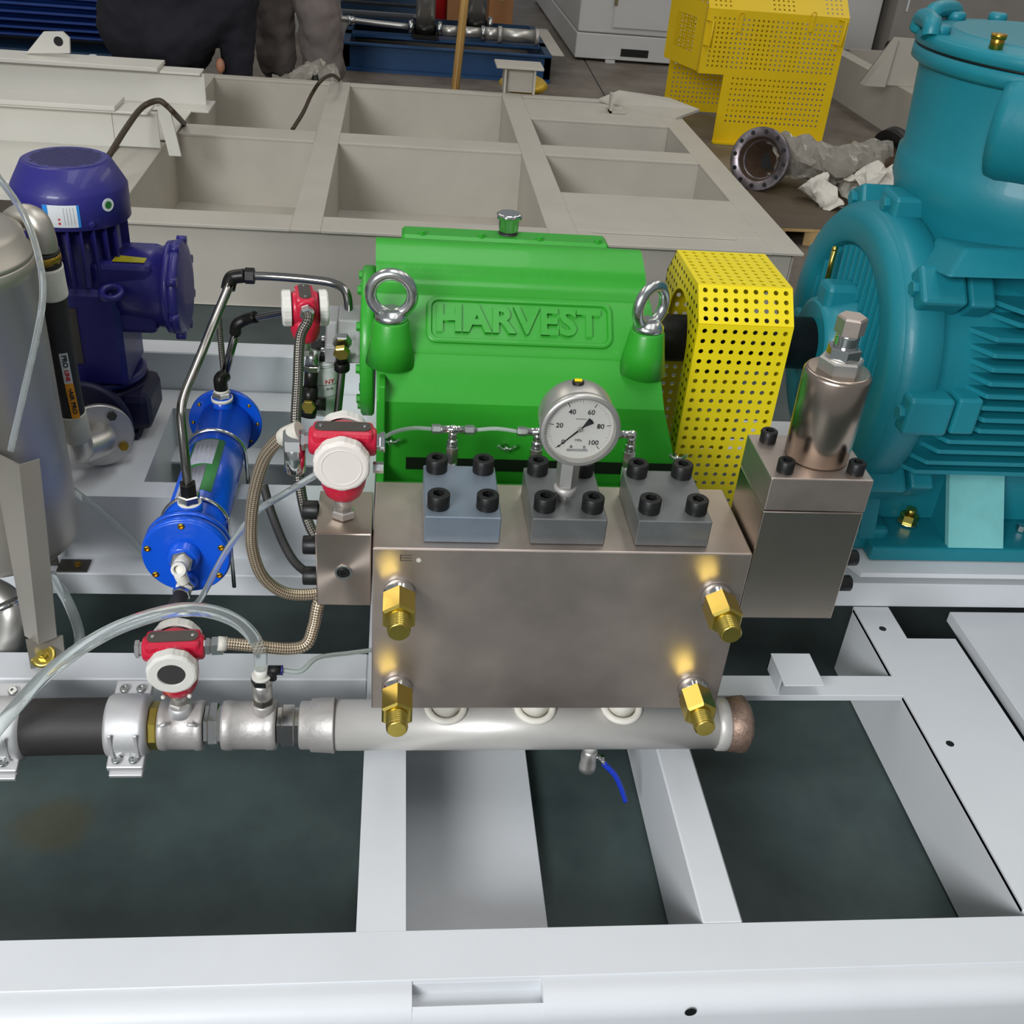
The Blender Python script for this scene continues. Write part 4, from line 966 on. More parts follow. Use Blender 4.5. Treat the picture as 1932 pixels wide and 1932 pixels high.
b = MB(); b.cyl(q2 - Z3 * .004 + Y3 * .006, q3 + Z3 * .008, .012, n=18); b.lathe([(0, .013), (.003, .0155), (.016, .0155), (.019, .013)], q3 + Z3 * .008, -Z3, 24); b.build('union_nut', 'black_fitting', bj)
b = MB(); b.tube([q3 - Z3 * .008, P(640, 750, y=.57), P(633, 815, y=.56)], .0078, 16); b.build('tube_run', 'tube_steel', bj)
# filter
fx = P(608, 700, y=.64)
fl_ = thing('oil_filter', 'white spin-on oil filter can with red lettering, hanging below the gear pump', 'filter', (fx.x, .64, P(608, 790, y=.64).z))
ftop, fbot = P(608, 682, y=.61).z, P(608, 786, y=.61).z
b = MB(); b.lathe([(0, .030), (.004, .034), (ftop - fbot - .006, .034), (ftop - fbot, .031)], (fx.x, .64, fbot), Z3, 40); fc = b.build('filter_can', 'white_can', fl_)
b = MB(); b.cyl((fx.x, .64, ftop), (fx.x, .64, ftop + .016), .035, n=36, bev=.003); b.box(fx.x - .01, gpx0 + .03, .625, .67, ftop + .004, ftop + .022, .003); b.build('filter_head', 'black_fitting', fl_)
for i, (zz, txt_, m_, sz) in enumerate(((ftop - .044, 'NY', 'red_print', .014), (ftop - .060, 'O·G', 'ink', .008))):
    a = math.radians(-62); e = Vector((math.cos(a), math.sin(a), 0)); u_ = Vector((-math.sin(a), math.cos(a), 0))
    text(txt_, sz, Vector((fx.x, .64, zz)) + e * .0345, u_, Z3, m_, fc, 'lettering', .0003)
for zz in (ftop - .010, ftop - .014, ftop - .052, ftop - .078):
    b = MB(); b.ring((fx.x, .64, zz), (fx.x, .64, zz + .0009), .0342, .033, 40); b.build('printed_line', 'ink', fc)
# check valve chain left of the filter
ch = thing('hydraulic_fitting', 'black and chrome hydraulic fitting with a brass plug, left of the white filter', 'fitting', P(585, 780, y=.56))
c_ = [P(592, 660, y=.60), P(588, 690, y=.59), P(586, 730, y=.58), P(584, 762, y=.57), P(580, 785, y=.565)]
b = MB(); b.tube(c_[:2], .013, 16, spline=False); b.build('elbow_body', 'zinc', ch)
tfit(c_[1], c_[2] - c_[1], .012, .0165, 'chrome', ch)
b = MB(); b.tube([c_[1], c_[2]], .0135, 18, spline=False); b.build('check_body', 'black_fitting', ch)
b = MB(); b.tube([c_[2], c_[3]], .0155, 18, spline=False); b.cyl(c_[3], c_[3] + X3 * .032, .013, n=16); b.tube([c_[3], c_[4]], .017, 18, spline=False); b.build('banjo_body', 'black_fitting', ch)
b = MB(); b.lathe([(0, .010), (.003, .0145), (.012, .0145), (.014, .012)], c_[3] + Vector((0, -.014, .004)), Vector((0, -1, .1)), 6, False); b.build('brass_plug', 'brass', ch)

# ================================================================== stainless tank and its stand
tcx, tcy, tr = -.745, .48, .150
tk = thing('stainless_tank', 'tall brushed stainless steel tank cut off by the left edge', 'tank', (tcx, tcy, .36))
b = MB(); b.lathe([(0, .10), (.006, tr - .012), (.016, tr - .003), (.03, tr), (.20, tr), (.204, tr - .0008), (.208, tr), (.56, tr), (.562, tr + .002), (.585, tr + .002), (.587, tr)], (tcx, tcy, .355), Z3, 80); b.build('shell', 'tank_steel', tk)
b = MB(); b.lathe([(0, tr), (.008, tr - .001), (.010, tr - .006), (.040, tr - .012), (.052, tr - .030), (.060, tr - .07), (.064, .02)], (tcx, tcy, .942), Z3, 80); b.build('dome_lid', 'tank_steel', tk)
ft = P(160, 1065, z=ZS)
b = MB(); b.box(ft.x - .052, ft.x + .012, ft.y - .03, ft.y + .012, ZS + .0005, ZS + .005); b.prism([(ft.x - .052, ZS + .004), (ft.x - .05, .40), (ft.x - .055, .40), (ft.x - .075, ZS + .004)], 'y', ft.y - .012, ft.y - .007); o = b.build('rear_foot', 'dark_steel', tk)
hex_bolt((ft.x - .012, ft.y - .008, ZS + .005), Z3, .006, .006, o, 'brass_dull')
# front leg: bent plate
L0, L1 = P(84, 1240, z=ZS), P(5, 868, y=.335)
lx = L0.x
b = MB()
y_, top_ = .305, P(5, 868, y=.305).z
e = Vector((.78, .62, 0)).normalized(); e2_ = Vector((-.80, .60, 0)).normalized()
ridge0 = Vector((lx + .005, y_ - .012, ZS + .055)); ridge1 = P(36, 878, y=y_ - .01)
wl, wr = .075, .035
vs = [ridge0, ridge1, ridge1 + e * wr, ridge0 + e * wr, ridge0 + e2_ * wl * .55, ridge1 + e2_ * wl]
b.add(vs + [v + Y3 * .004 for v in vs], [(0, 1, 2, 3), (0, 4, 5, 1), (6, 9, 8, 7), (6, 7, 11, 10), (2, 1, 7, 8), (1, 5, 11, 7), (3, 2, 8, 9), (5, 4, 10, 11), (0, 3, 9, 6), (4, 0, 6, 10)])
b.build('front_leg', 'tank_steel', tk)
f0, f1, f2, f3 = P(48, 1206, y=y_ - .006), P(118, 1198, y=y_ + .02), P(122, 1240, z=ZS + .004), P(58, 1262, z=ZS + .004)
b = MB(); vs = [f0, f1, f2, f3]; b.add(vs + [v + Y3 * .004 - Z3 * .003 for v in vs], [(0, 1, 2, 3), (7, 6, 5, 4), (0, 4, 5, 1), (1, 5, 6, 2), (2, 6, 7, 3), (3, 7, 4, 0)]); b.build('foot_plate', 'tank_steel', tk)
q = P(82, 1238, z=ZS + .022)
b = MB(); nn = Vector((0, -.6, 1)).normalized(); b.lathe([(0, .024), (.003, .024), (.004, .018)], q, nn, 24); b.hexp(q, q + nn * .012, .0105); b.cyl(q + nn * .01, q + nn * .018, .005); b.build('anchor_bolt', 'brass', tk)
# drain pipe under the tank at the left edge
dp = thing('drain_pipe', 'stainless drain pipe with a clamp joint at the lower left edge', 'pipe', P(10, 1200, y=.36))
b = MB(); b.tube([P(-30, 1110, y=.44), P(8, 1130, y=.42), P(24, 1160, y=.40), P(10, 1220, y=.38), P(-60, 1290, y=.36)], .030, 26); b.build('pipe_run', 'stainless', dp)
b = MB(); d_ = (P(24, 1160, y=.40) - P(8, 1130, y=.42)).normalized(); b.ring(P(12, 1140, y=.415), P(12, 1140, y=.415) + d_ * .016, .038, .028, 30); b.build('pipe_clamp', 'chrome', dp)
b = MB(); b.tube([P(0, 450, y=.62), P(34, 412, y=.62), P(66, 416, y=.61), P(80, 448, y=.602), P(84, 474, y=.60)], .023, 24, r2=.024); b.build('outlet_elbow', 'tank_steel', tk)
# black hose with yellow lettering, taped at both ends
hs = thing('air_hose', 'black hose with white and yellow lettering strip right of the steel tank', 'hose', P(150, 800, y=.66))
hp = [P(84, 470, y=.60), P(92, 520, y=.61), P(105, 600, y=.62), P(118, 680, y=.635), P(130, 750, y=.65), P(140, 800, y=.66), P(150, 840, y=.68)]
b = MB(); b.tube(hp, .0260, 26); b.build('hose_body', 'rubber', hs)
b = MB(); b.tube([P(88, 500, y=.605), P(94, 532, y=.61), P(99, 556, y=.615)], .0285, 24); b.build('white_tape', 'ptfe', hs)
b = MB(); b.tube([P(84, 478, y=.602), P(88, 492, y=.604)], .0275, 24, spline=False); b.build('brass_ring', 'brass_dull', hs)
b = MB(); b.tube([P(134, 776, y=.655), P(140, 802, y=.66), P(145, 822, y=.67)], .0285, 24); b.build('grey_tape', 'tape', hs)
def strip(c0, c1, w, m_, txts, nm):
    d = (c1 - c0); L = d.length; d.normalize(); v = (CAM - (c0 + c1) / 2).normalized(); s_ = d.cross(v).normalized(); nz = s_.cross(d)
    if nz.dot(v) < 0: nz = -nz
    b = MB(); n = 8; vs = []; fs = []; R0 = .0282
    for i in range(n + 1):
        a = (i / n - .5) * w / R0
        for c in (c0, c1): vs.append(c + s_ * R0 * math.sin(a) + nz * R0 * math.cos(a))
    for i in range(n): fs.append((i * 2, i * 2 + 1, i * 2 + 3, i * 2 + 2))
    b.add(vs, fs, True); o = b.build(nm, m_, hs)
    for tt, sz, f_, mm, wd in txts: text(tt, sz, c0 + d * L * f_ + nz * (R0 + .0006), d, -s_ if (-s_).cross(d).dot(nz) < 0 else s_, mm, o, 'lettering', .0002, bold=.0004, width=wd)
def on(a, f): # centre line point in photo rows
    return a
ca, cb_, cc_ = P(116, 652, y=.632), P(127, 709, y=.643), P(141, 775, y=.655)
strip(ca, cb_, .016, 'label_white', (('PRO', .013, .26, 'ink', .028), ('LINE', .011, .73, 'red_print', .026)), 'white_strip')
strip(cb_, cc_, .016, 'orange_print', (('•AIR PRO', .012, .5, 'ink', .062),), 'yellow_strip')
# flange and elbow of the small pump
fc_ = P(188, 818, y=.80)
fg = thing('pipe_flange', 'round steel pipe flange with elbow in front of the small navy pump', 'flange', fc_)
fd = Vector((.35, -1, .12)).normalized()
b = MB(); b.lathe([(0, .070), (.002, .072), (.014, .072), (.016, .070)], fc_, fd, 50); fo = b.build('flange_disc', 'stainless', fg)
u_, v_, w_ = frame_of(fd)
for i in range(4):
    a = pi / 4 + pi / 2 * i + .2; q = fc_ + (u_ * math.cos(a) + v_ * math.sin(a)) * .054 + fd * .016; b = MB(); b.hexp(q, q + fd * .006, .011); b.build('flange_bolt', 'brass_dull' if i % 2 else 'dark_steel', fo)
b = MB(); b.tube([fc_ + fd * .014, fc_ + fd * .05, P(152, 850, y=.70), hp[-1], hp[-2]], .032, 28, r2=.026); b.build('elbow', 'stainless', fg)

# ================================================================== navy vertical motor and pump
mx_, my_ = -.666, 1.0
mo = thing('vertical_motor', 'navy blue vertical electric motor with a side terminal box and blue-white sticker', 'motor', (mx_, my_, PZ))
zc_top = .972
b = MB(); b.lathe([(0, .116), (.002, .118), (.068, .118), (.074, .115), (.118, .090), (.120, .085)], (mx_, my_, .852), Z3, 56); fcn = b.build('fan_cowl', 'navy_paint', mo)
# louvred grille on top
b = MB(); b.cyl((mx_, my_, .9705), (mx_, my_, .9735), .083, n=48); gr = b.build('grille_disc', 'navy_paint', mo)
b = MB(); 
for i in range(-9, 10):
    for j in range(-12, 13):
        x_, y_ = i * .0085 + (.004 if j % 2 else 0), j * .0062
        if x_ * x_ + y_ * y_ < .071 ** 2: b.box(mx_ + x_ - .0028, mx_ + x_ + .0028, my_ + y_ - .0019, my_ + y_ + .0019, .9733, .9740)
b.build('grille_slots', 'navy_dark', gr, kind='stuff')
# ribbed barrel
b = MB(); b.cyl((mx_, my_, .48), (mx_, my_, .856), .090, n=48); b.build('barrel', 'navy_paint', mo)
for i in range(26):
    a = 2 * pi * i / 26
    if abs((a + pi) % (2 * pi) - pi) < .45: continue
    c, s_ = math.cos(a), math.sin(a)
    Rm = Matrix(((c, -s_, 0), (s_, c, 0), (0, 0, 1)))
    b = MB(); b.cbox((mx_ + c * .096, my_ + s_ * .098, .790), (.028, .005, .125), 0, Rm); b.build('cooling_fin', 'navy_paint', mo)
b = MB(); b.lathe([(0, .108), (.004, .112), (.016, .112), (.02, .104)], (mx_, my_, .475), Z3, 48); b.box(mx_ - .07, mx_ + .095, my_ - .105, my_ + .08, .49, .72, .012); b.build('lower_flange', 'navy_paint', mo)
q = P(160, 530, y=my_ - .10); b = MB(); b.torus((q.x + .055, my_ - .112, .722), Vector((0, -.35, 1)), .020, .008, 30, 10); b.build('lifting_boss', 'navy_paint', mo)
q0 = P(148, 530, y=my_ - .106)
b = MB(); b.box(mx_ - .032, mx_ + .006, my_ - .1075, my_ - .1045, .55, .68); b.build('rating_plate', 'label_dark', mo)
# terminal box pointing right
tz_ = P(350, 548, y=.97).z
b = MB(); b.lathe([(0, .082), (.10, .088), (.128, .092), (.130, .102), (.145, .104)], (mx_ + .06, my_ - .015, tz_), X3, 44); b.box(mx_ + .04, mx_ + .17, my_ - .09, my_ + .06, tz_ - .085, tz_ + .078, .014, seg=2); tb = b.build('terminal_box', 'navy_paint', mo)
b = MB(); xe = mx_ + .06 + .145; b.lathe([(0, .104), (.003, .106), (.016, .106), (.018, .102), (.022, .088), (.026, .06)], (xe, my_ - .015, tz_), X3, 48)
for i in range(8):
    a = 2 * pi * i / 8 + .3; cc = Vector((xe, my_ - .015 + .105 * math.cos(a), tz_ + .105 * math.sin(a))); b.cyl(cc, cc + X3 * .020, .010, n=14)
b.build('box_lid', 'navy_paint', mo)
# stickers
def wrap_z(cx, cy, r, a0, a1, z0, z1, m_, nm, par, k=10):
    vs = []; fs = []
    for i in range(k + 1):
        a = math.radians(a0 + (a1 - a0) * i / k)
        for z in (z0, z1): vs.append((cx + r * math.cos(a), cy + r * math.sin(a), z))
    for i in range(k): fs.append((2 * i, 2 * i + 2, 2 * i + 3, 2 * i + 1))
    b = MB(); b.add(vs, fs, True); return b.build(nm, m_, par)
st_ = wrap_z(mx_, my_, .1186, -103, -68, .862, .908, 'label_white', 'sticker', fcn)
wrap_z(mx_, my_, .1189, -103, -98, .862, .908, 'label_blue', 'sticker_band', st_); wrap_z(mx_, my_, .1189, -70.5, -68, .862, .908, 'label_blue', 'sticker_band', st_)
for k_, a in enumerate((-83, -80, -77, -74)): wrap_z(mx_, my_, .1190, a, a + .35, .868, .903, 'faint_ink', 'print_line', st_)
wrap_z(mx_, my_, .1190, -89, -87, .868, .873, 'red_print', 'red_mark', st_); wrap_z(mx_, my_, .1190, -89, -87, .877, .881, 'red_print', 'red_mark', st_)
a = math.radians(-38); e = Vector((math.cos(a), math.sin(a), 0)); q = Vector((mx_, my_, .900)) + e * .1175
b = MB(); b.cyl(q, q + e * .0016, .0135, n=28); o = b.build('round_sticker', 'label_white', fcn); b = MB(); b.cyl(q + e * .0016, q + e * .0020, .008, n=24); b.build('green_emblem', 'label_green', o)
a = math.radians(-58); e = Vector((math.cos(a), math.sin(a), 0)); q = Vector((mx_, my_, .866)) + e * .117; hex_bolt(q, e, .006, .006, fcn, 'navy_paint', 'cowl_screw')
q = (mx_ + .095, my_ - .03); b = MB(); b.box(mx_ + .088, mx_ + .155, my_ - .080, my_ - .020, tz_ + .0785, tz_ + .0795); b.build('yellow_nameplate', 'label_yellow', mo)
# pump below the motor
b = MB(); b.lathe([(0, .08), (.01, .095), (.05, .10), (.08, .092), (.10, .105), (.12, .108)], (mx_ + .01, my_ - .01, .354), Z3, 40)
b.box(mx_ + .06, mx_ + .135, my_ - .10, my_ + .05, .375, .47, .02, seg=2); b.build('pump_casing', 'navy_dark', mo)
b = MB(); b.lathe([(0, .10), (.02, .108), (.03, .10)], (mx_ + .0, my_ - .13, .42), -Y3, 40); b.build('suction_face', 'navy_dark', mo)
f_ = P(250, 822, z=PZ)
b = MB(); b.box(f_.x - .10, f_.x + .025, f_.y - .025, f_.y + .09, PZ + .0005, PZ + .018, .008); o = b.build('mounting_foot', 'navy_dark', mo); hex_bolt((f_.x, f_.y + .005, PZ + .018), Z3, .010, .012, o)
# ================================================================== coupling, perforated guard and teal motor
ay, az = .72, .742
cp_ = thing('drive_coupling', 'black shaft coupling passing through the yellow perforated guard', 'coupling', (.72, ay, az - .055))
b = MB(); b.cyl((.50, ay, az), (.68, ay, az), .050, n=36, bev=.003); b.cyl((.68, ay, az), (.70, ay, az), .075, n=40); b.build('pump_hub', 'black_oxide', cp_)
b = MB(); b.cyl((.705, ay, az), (.73, ay, az), .075, n=40); b.cyl((.73, ay, az), (.93, ay, az), .056, n=36); b.build('motor_hub', 'black_oxide', cp_)
yf = .57
gl_, gr_ = P(1318, 612, y=yf).x, P(1498, 616, y=yf).x
gzt = P(1400, 614, y=yf).z; gz0 = .352
ct = P(1400, 541, y=yf + .052); ybk = 2 * ay - yf
gd = thing('coupling_guard', 'yellow perforated steel coupling guard between the green pump and the teal motor', 'guard', ((gl_ + gr_) / 2, ay, gz0))
yk, zk = yf + .052, ct.z
W_ = gr_ - gl_
npit = W_ / 9
nrow = int((gzt - gz0) / npit * .98)
b = MB(); b.perf((gl_, yf, gzt), (W_, 0, 0), (0, 0, -(gzt - gz0)), 9, nrow, .0052, .002, .004, .003); b.build('front_panel', 'yellow_paint', gd)
b = MB(); b.perf((gl_, yk, zk), (W_, 0, 0), (0, yf - yk, gzt - zk), 9, 4, .0052, .002, .004, .001); b.build('chamfer_panel', 'yellow_paint', gd)
ytb = 2 * ay - yk
b = MB(); b.perf((gl_, ytb, zk), (W_, 0, 0), (0, yk - ytb, 0), 9, 10, .0052, .002, .004, .003, k=8); b.build('top_panel', 'yellow_paint', gd)
b = MB(); b.perf((gl_, ytb, zk), (W_, 0, 0), (0, ybk - ytb, gzt - zk), 9, 4, .0052, .002, .004, .001); b.build('chamfer_panel', 'yellow_paint', gd)
b = MB(); b.perf((gl_, ybk, gzt), (W_, 0, 0), (0, 0, -(gzt - gz0)), 9, nrow, .0052, .002, .004, .003); b.build('rear_panel', 'yellow_paint', gd)
# side cheeks with a round opening for the shaft, clipped by the chamfers
for xs in (gl_, gr_ - .002):
    b = MB(); pit = .0215
    def inside(y, z):
        if z > zk - .004 or z < gz0 + .004 or y < yf + .003 or y > ybk - .003: return False
        if z > gzt and (y - yf) < (z - gzt) * (yk - yf) / (zk - gzt) + .006: return False
        if z > gzt and (ybk - y) < (z - gzt) * (yk - yf) / (zk - gzt) + .006: return False
        return True
    out = [(yf, gz0), (yf, gzt), (yk, zk), (ytb, zk), (ybk, gzt), (ybk, gz0), (ay + .095, gz0)]
    arc = [(ay + .095 * math.cos(a), az + .105 * math.sin(a)) for a in [pi * i / 14 for i in range(15)]]
    # left and right halves so that the outline stays simple
    left = [(yf, gz0), (yf, gzt), (yk, zk), (ay, zk)] + [p for p in arc if p[0] <= ay + 1e-6] + [(ay - .095, gz0)]
    right = [(ybk, gz0), (ybk, gzt), (ytb, zk), (ay, zk)] + [p for p in reversed(arc) if p[0] >= ay - 1e-6] + [(ay + .095, gz0)]
    b.prism(left, 'x', xs, xs + .002); b.prism(right, 'x', xs, xs + .002)
    ck = b.build('side_cheek', 'yellow_paint', gd)
    h = MB(); side = -1 if xs == gl_ else 1
    yy = yf + .013
    while yy < ybk:
        zz = gz0 + .015
        while zz < zk:
            if inside(yy, zz) and (abs(yy - ay) > .105 or zz > az + math.sqrt(max(0, 1 - ((yy - ay) / .105) ** 2)) * .112):
                x_ = xs - .0002 if side < 0 else xs + .0022
                h.cyl((x_, yy, zz), (x_ + .0001, yy, zz), .0046, n=8)
            zz += pit
        yy += pit
    h.build('perforations', 'black', ck, kind='stuff')

tm = thing('drive_motor', 'large teal painted electric motor with cooling fins and a round terminal box on top', 'motor', (1.5, ay, .35))
ax0 = Vector((0, ay, az))
def mx(x): return Vector((x, ay, az))
b = MB(); b.lathe([(0, .283), (.004, .298), (.030, .303), (.075, .302), (.082, .292), (.10, .285), (.16, .276), (1.2, .272)], mx(.985), X3, 72); b.build('frame_barrel', 'teal_paint', tm)
# dished end shield: rim, recessed ribbed annulus, bearing boss
b = MB(); b.lathe([(0, .218), (-.004, .226), (-.004, .262), (.0, .283), (.02, .296)], mx(.972), X3, 72, cap=False); b.lathe([(0, .218), (.010, .212), (.040, .208), (.046, .12), (.0, .112), (-.03, .104), (-.052, .098), (-.058, .088)], mx(.972), X3, 72, cap=False); b.cyl(mx(.914), mx(.93), .089, n=48)
es_ = b.build('end_shield', 'teal_paint', tm)
for i in range(-7, 8):
    yo = i * .0275
    zo = math.sqrt(max(0, .210 ** 2 - yo * yo)); zi = math.sqrt(max(0, .115 ** 2 - yo * yo)) if abs(yo) < .115 else 0
    for z0_, z1_ in (((zi, zo), (-zo, -zi)) if zi else ((-zo, zo),)):
        if z1_ - z0_ < .03: continue
        b = MB(); b.box(.978, 1.014, ay + yo - .004, ay + yo + .004, az + z0_, az + z1_, .0015); b.build('cooling_rib', 'teal_paint', es_)
for i in range(4):
    a = 2 * pi * i / 4 + pi / 2; c, s_ = math.cos(a), math.sin(a); R3 = Matrix(((1, 0, 0), (0, c, -s_), (0, s_, c)))
    b = MB(); b.cbox(mx(.955) + Vector((0, c, s_)) * .110, (.075, .06, .060), .012, R3, 2); b.build('bearing_arm', 'teal_paint', es_)
gb = P(1560, 530, x=.945); gt = P(1575, 470, x=.945)
b = MB(); b.tube([gb, gt], .0055, 12, spline=False); b.sphere(gt, .0065, 12, 8); b.build('grease_nipple', 'brass', es_)
# clamp ears round the rim with bolts
for a_ in (92, 136, 180, 62, 224, 20, -20, -50):
    a = math.radians(a_); c, s_ = math.cos(a), math.sin(a); R3 = Matrix(((1, 0, 0), (0, c, -s_), (0, s_, c)))
    b = MB(); b.cbox(mx(1.045) + Vector((0, c, s_)) * .305, (.09, .062, .078), .008, R3, 2); b.cbox(mx(1.125) + Vector((0, c, s_)) * .300, (.05, .054, .076), .006, R3, 2); e_ = b.build('bolt_ear', 'teal_paint', tm)
    cc = mx(1.003) + Vector((0, c, s_)) * .312; hex_bolt(cc, -X3, .015, .013, e_, 'teal_paint')
# longitudinal fins on the near side (and mirrored on the far side)
rows = (638, 669, 696, 723, 747, 770, 793, 813, 834, 853, 874, 892)
for i, rw in enumerate(rows):
    yt = .425
    for _ in range(4):
        z = P(1800, rw, y=yt).z; yt = ay - math.sqrt(max(.02, .318 ** 2 - (z - az) ** 2)) if abs(z - az) < .2 else ay - .245
    yt = max(yt, .405); xs_ = 1.105 if i < 6 else (1.115 if i < 8 else 1.03 + .01 * (11 - i))
    for sg in (1, -1):
        ya_, yb2 = (yt, ay - .19) if sg > 0 else (2 * ay - yt, ay + .19)
        b = MB(); po = [(xs_, yb2), (xs_ + .006, (ya_ * .35 + yb2 * .65)), (xs_ + .052, ya_ + .003 * sg), (xs_ + .056, ya_), (2.15, ya_), (2.15, yb2)]
        b.prism(po, 'z', z - .0045, z + .0045); b.build('cooling_fin', 'teal_paint', tm)
# cheek panel above the fins and upper side shoulders
q = [P(1822, 468, y=.50), P(2100, 472, y=.50), P(2090, 532, y=.44), P(1788, 524, y=.44)]
b = MB(); bk_ = [v + Vector((.0, .12, -.02)) for v in q]; b.add(q + bk_, [(0, 1, 2, 3), (4, 5, 6, 7), (0, 4, 5, 1), (1, 5, 6, 2), (2, 6, 7, 3), (3, 7, 4, 0)]); b.build('shoulder_panel', 'teal_paint', tm, bevel=.006)
for rw in (588, 612):
    z = P(1850, rw, y=.45).z; xs_ = 1.13
    b = MB(); b.prism([(xs_, .56), (xs_ + .01, .54), (xs_ + .075, .452), (2.15, .452), (2.15, .56)], 'z', z - .0045, z + .0045); b.build('cooling_fin', 'teal_paint', tm)
# neck and round terminal box
lx_, ly_ = 1.29, .74
vs = []; fs = []; n = 48
for t_, r_, zc_2 in ((0, .20, .90), (.25, .235, .965), (.5, .255, 1.04), (.66, .258, 1.07), (.68, .266, 1.09), (.76, .264, 1.14), (.78, .256, 1.15), (1, .262, 1.315)):
    for i in range(n): a = 2 * pi * i / n; vs.append((lx_ + (.03 * (1 - t_)) + r_ * math.cos(a), ly_ + r_ * math.sin(a), zc_2))
for k_ in range(7):
    for i in range(n): fs.append((k_ * n + i, k_ * n + (i + 1) % n, (k_ + 1) * n + (i + 1) % n, (k_ + 1) * n + i))
fs.append(tuple(range(n))); b = MB(); b.add(vs, fs, True); b.build('terminal_box', 'teal_paint', tm)
b = MB(); b.lathe([(0, .246), (.005, .268), (.012, .280), (.034, .280), (.036, .276)], (lx_, ly_, 1.300), Z3, 64); b.build('box_flange', 'teal_paint', tm)
b = MB(); b.cyl((lx_, ly_, 1.3355), (lx_, ly_, 1.3405), .2775, n=64); b.build('gasket', 'black', tm)
b = MB(); b.lathe([(0, .279), (.002, .282), (.018, .282), (.024, .276), (.026, .225), (.029, .219), (.030, .215), (.0305, .01)], (lx_, ly_, 1.340), Z3, 64, cap=False); b.cyl((lx_, ly_, 1.35), (lx_, ly_, 1.3706), .216, n=60)
ld = b.build('box_lid', 'teal_paint', tm)
for a_ in (150, 178, 120, 95, 62, 30, 0, 212, 240, 265, 300, 330):
    a = math.radians(a_); c = Vector((lx_ + .258 * math.cos(a), ly_ + .258 * math.sin(a), 1.362))
    if a_ in (212,):
        b = MB(); b.cyl(c, c + Z3 * .026, .012, n=18); b.cyl(c + Z3 * .02, c + Z3 * .028, .0135, n=18); b.build('earth_bolt', 'brass_dull', ld); continue
    b = MB(); b.cyl(c, c + Z3 * .018, .019, n=18, bev=.004); b.build('lid_boss', 'teal_paint', ld)
for a_ in (170, 125):
    a = math.radians(a_); c = Vector((lx_ + .275 * math.cos(a), ly_ + .275 * math.sin(a), 1.368)); t_ = Vector((-math.sin(a), math.cos(a), 0))
    b = MB(); b.tube([c - t_ * .05 - Z3 * .01, c - t_ * .035 + Z3 * .012, c + t_ * .035 + Z3 * .012, c + t_ * .05 - Z3 * .01], .017, 14); b.build('lid_handle', 'teal_paint', ld)
for i in range(5):
    b = MB(); b.box(1.28, 1.44, .60 + i * .018, .607 + i * .018, 1.370, 1.3725); b.build('raised_marking', 'teal_paint', ld)
# side entry snout of the terminal box
c0 = P(1895, 250, y=.50)
b = MB(); b.lathe([(0, .10), (.02, .105), (.13, .098), (.20, .095)], c0 + Vector((.05, .10, .0)), Vector((.75, -.66, .02)), 36); b.lathe([(0, .105), (.01, .112), (.03, .112), (.035, .105)], c0 + Vector((.05, .10, 0)) + Vector((.75, -.66, .02)) * .13, Vector((.75, -.66, .02)), 36); b.build('cable_entry', 'teal_paint', tm)
# feet
pa, pb_ = P(1790, 896, y=.475), P(1896, 1030, y=.475)
xa_, xb_ = P(1792, 1000, y=.475).x, P(1890, 960, y=.475).x
b = MB(); b.box(1.06, 2.2, .462, .60, .351, .386, .006, seg=2); b.prism([(.462 + .035, .386), (.60, .386), (.60, .60), (.55, .60)], 'x', 1.04, 1.075); b.box(1.03, 2.2, .580, .62, .38, .62, .01)
b.build('motor_foot', 'teal_paint', tm)
b = MB(); b.prism([(.485, .384), (.60, .384), (.60, .53), (.572, .516)], 'x', 1.242, 1.355); b.build('foot_rib', 'teal_paint', tm)
b = MB(); b.box(1.03, 1.11, .50, .60, .351, .41, .012, seg=2); b.build('motor_foot', 'teal_paint', tm)
b = MB()
b.prism([(.4665, .384), (.484, .384), (.571, .516), (.555, .520)], 'x', 1.234, 1.361); b.build('machined_pad', 'teal_bare', tm, 'pale bare machined pad')
q = P(1712, 985, z=.388); hb = MB()
hb.cyl(q, q + Z3 * .003, .024, n=24); o = hb.build('washer', 'zinc', tm); hb = MB(); hb.hexp(q + Z3 * .003, q + Z3 * .022, .020, bev=.001); hb.cyl(q + Z3 * .022, q + Z3 * .036, .011, n=16); hb.build('foot_nut', 'brass', tm)
q = P(1925, 1000, z=.388); hb = MB(); hb.hexp(q, q + Z3 * .014, .011); hb.build('foot_nut', 'zinc', tm)
for pxx, m_ in ((1848, 'red_print'), (1850, 'red_print')): pass
# ================================================================== beige frame lying on the floor behind
FZ = .324
bf = thing('steel_grillage', 'large beige painted steel grid frame lying on the floor behind the pump', 'frame', (.25, 3.8, 0))
xs = [(-1.175, -1.00), (-.365, -.253), (.605, .720), (1.47, 1.595)]
ys = [(2.54, 2.70), (3.79, 3.97), (5.03, 5.10)]
def bfb(nm, x0, x1, y0, y1, z0=FZ - .012, z1=FZ, mt='beige_paint'): b = MB(); b.box(x0, x1, y0, y1, z0, z1, .002); return b.build(nm, mt, bf)
for x0, x1 in xs: bfb('flange', x0, x1, 2.54, 5.10)
for i, (y0, y1) in enumerate(ys):
    for j in range(3): bfb('flange', xs[j][1], xs[j + 1][0], y0, y1, FZ - .013, FZ - .0008)
bfb('cover_plate', .72, 1.47, 2.70, 3.19, FZ - .013, FZ - .0008); bfb('cover_plate', .72, 1.47, 4.51, 4.98, FZ - .013, FZ - .0008)
bfb('weld_strip', .78, 1.36, 2.665, 2.68, FZ - .001, FZ + .004)
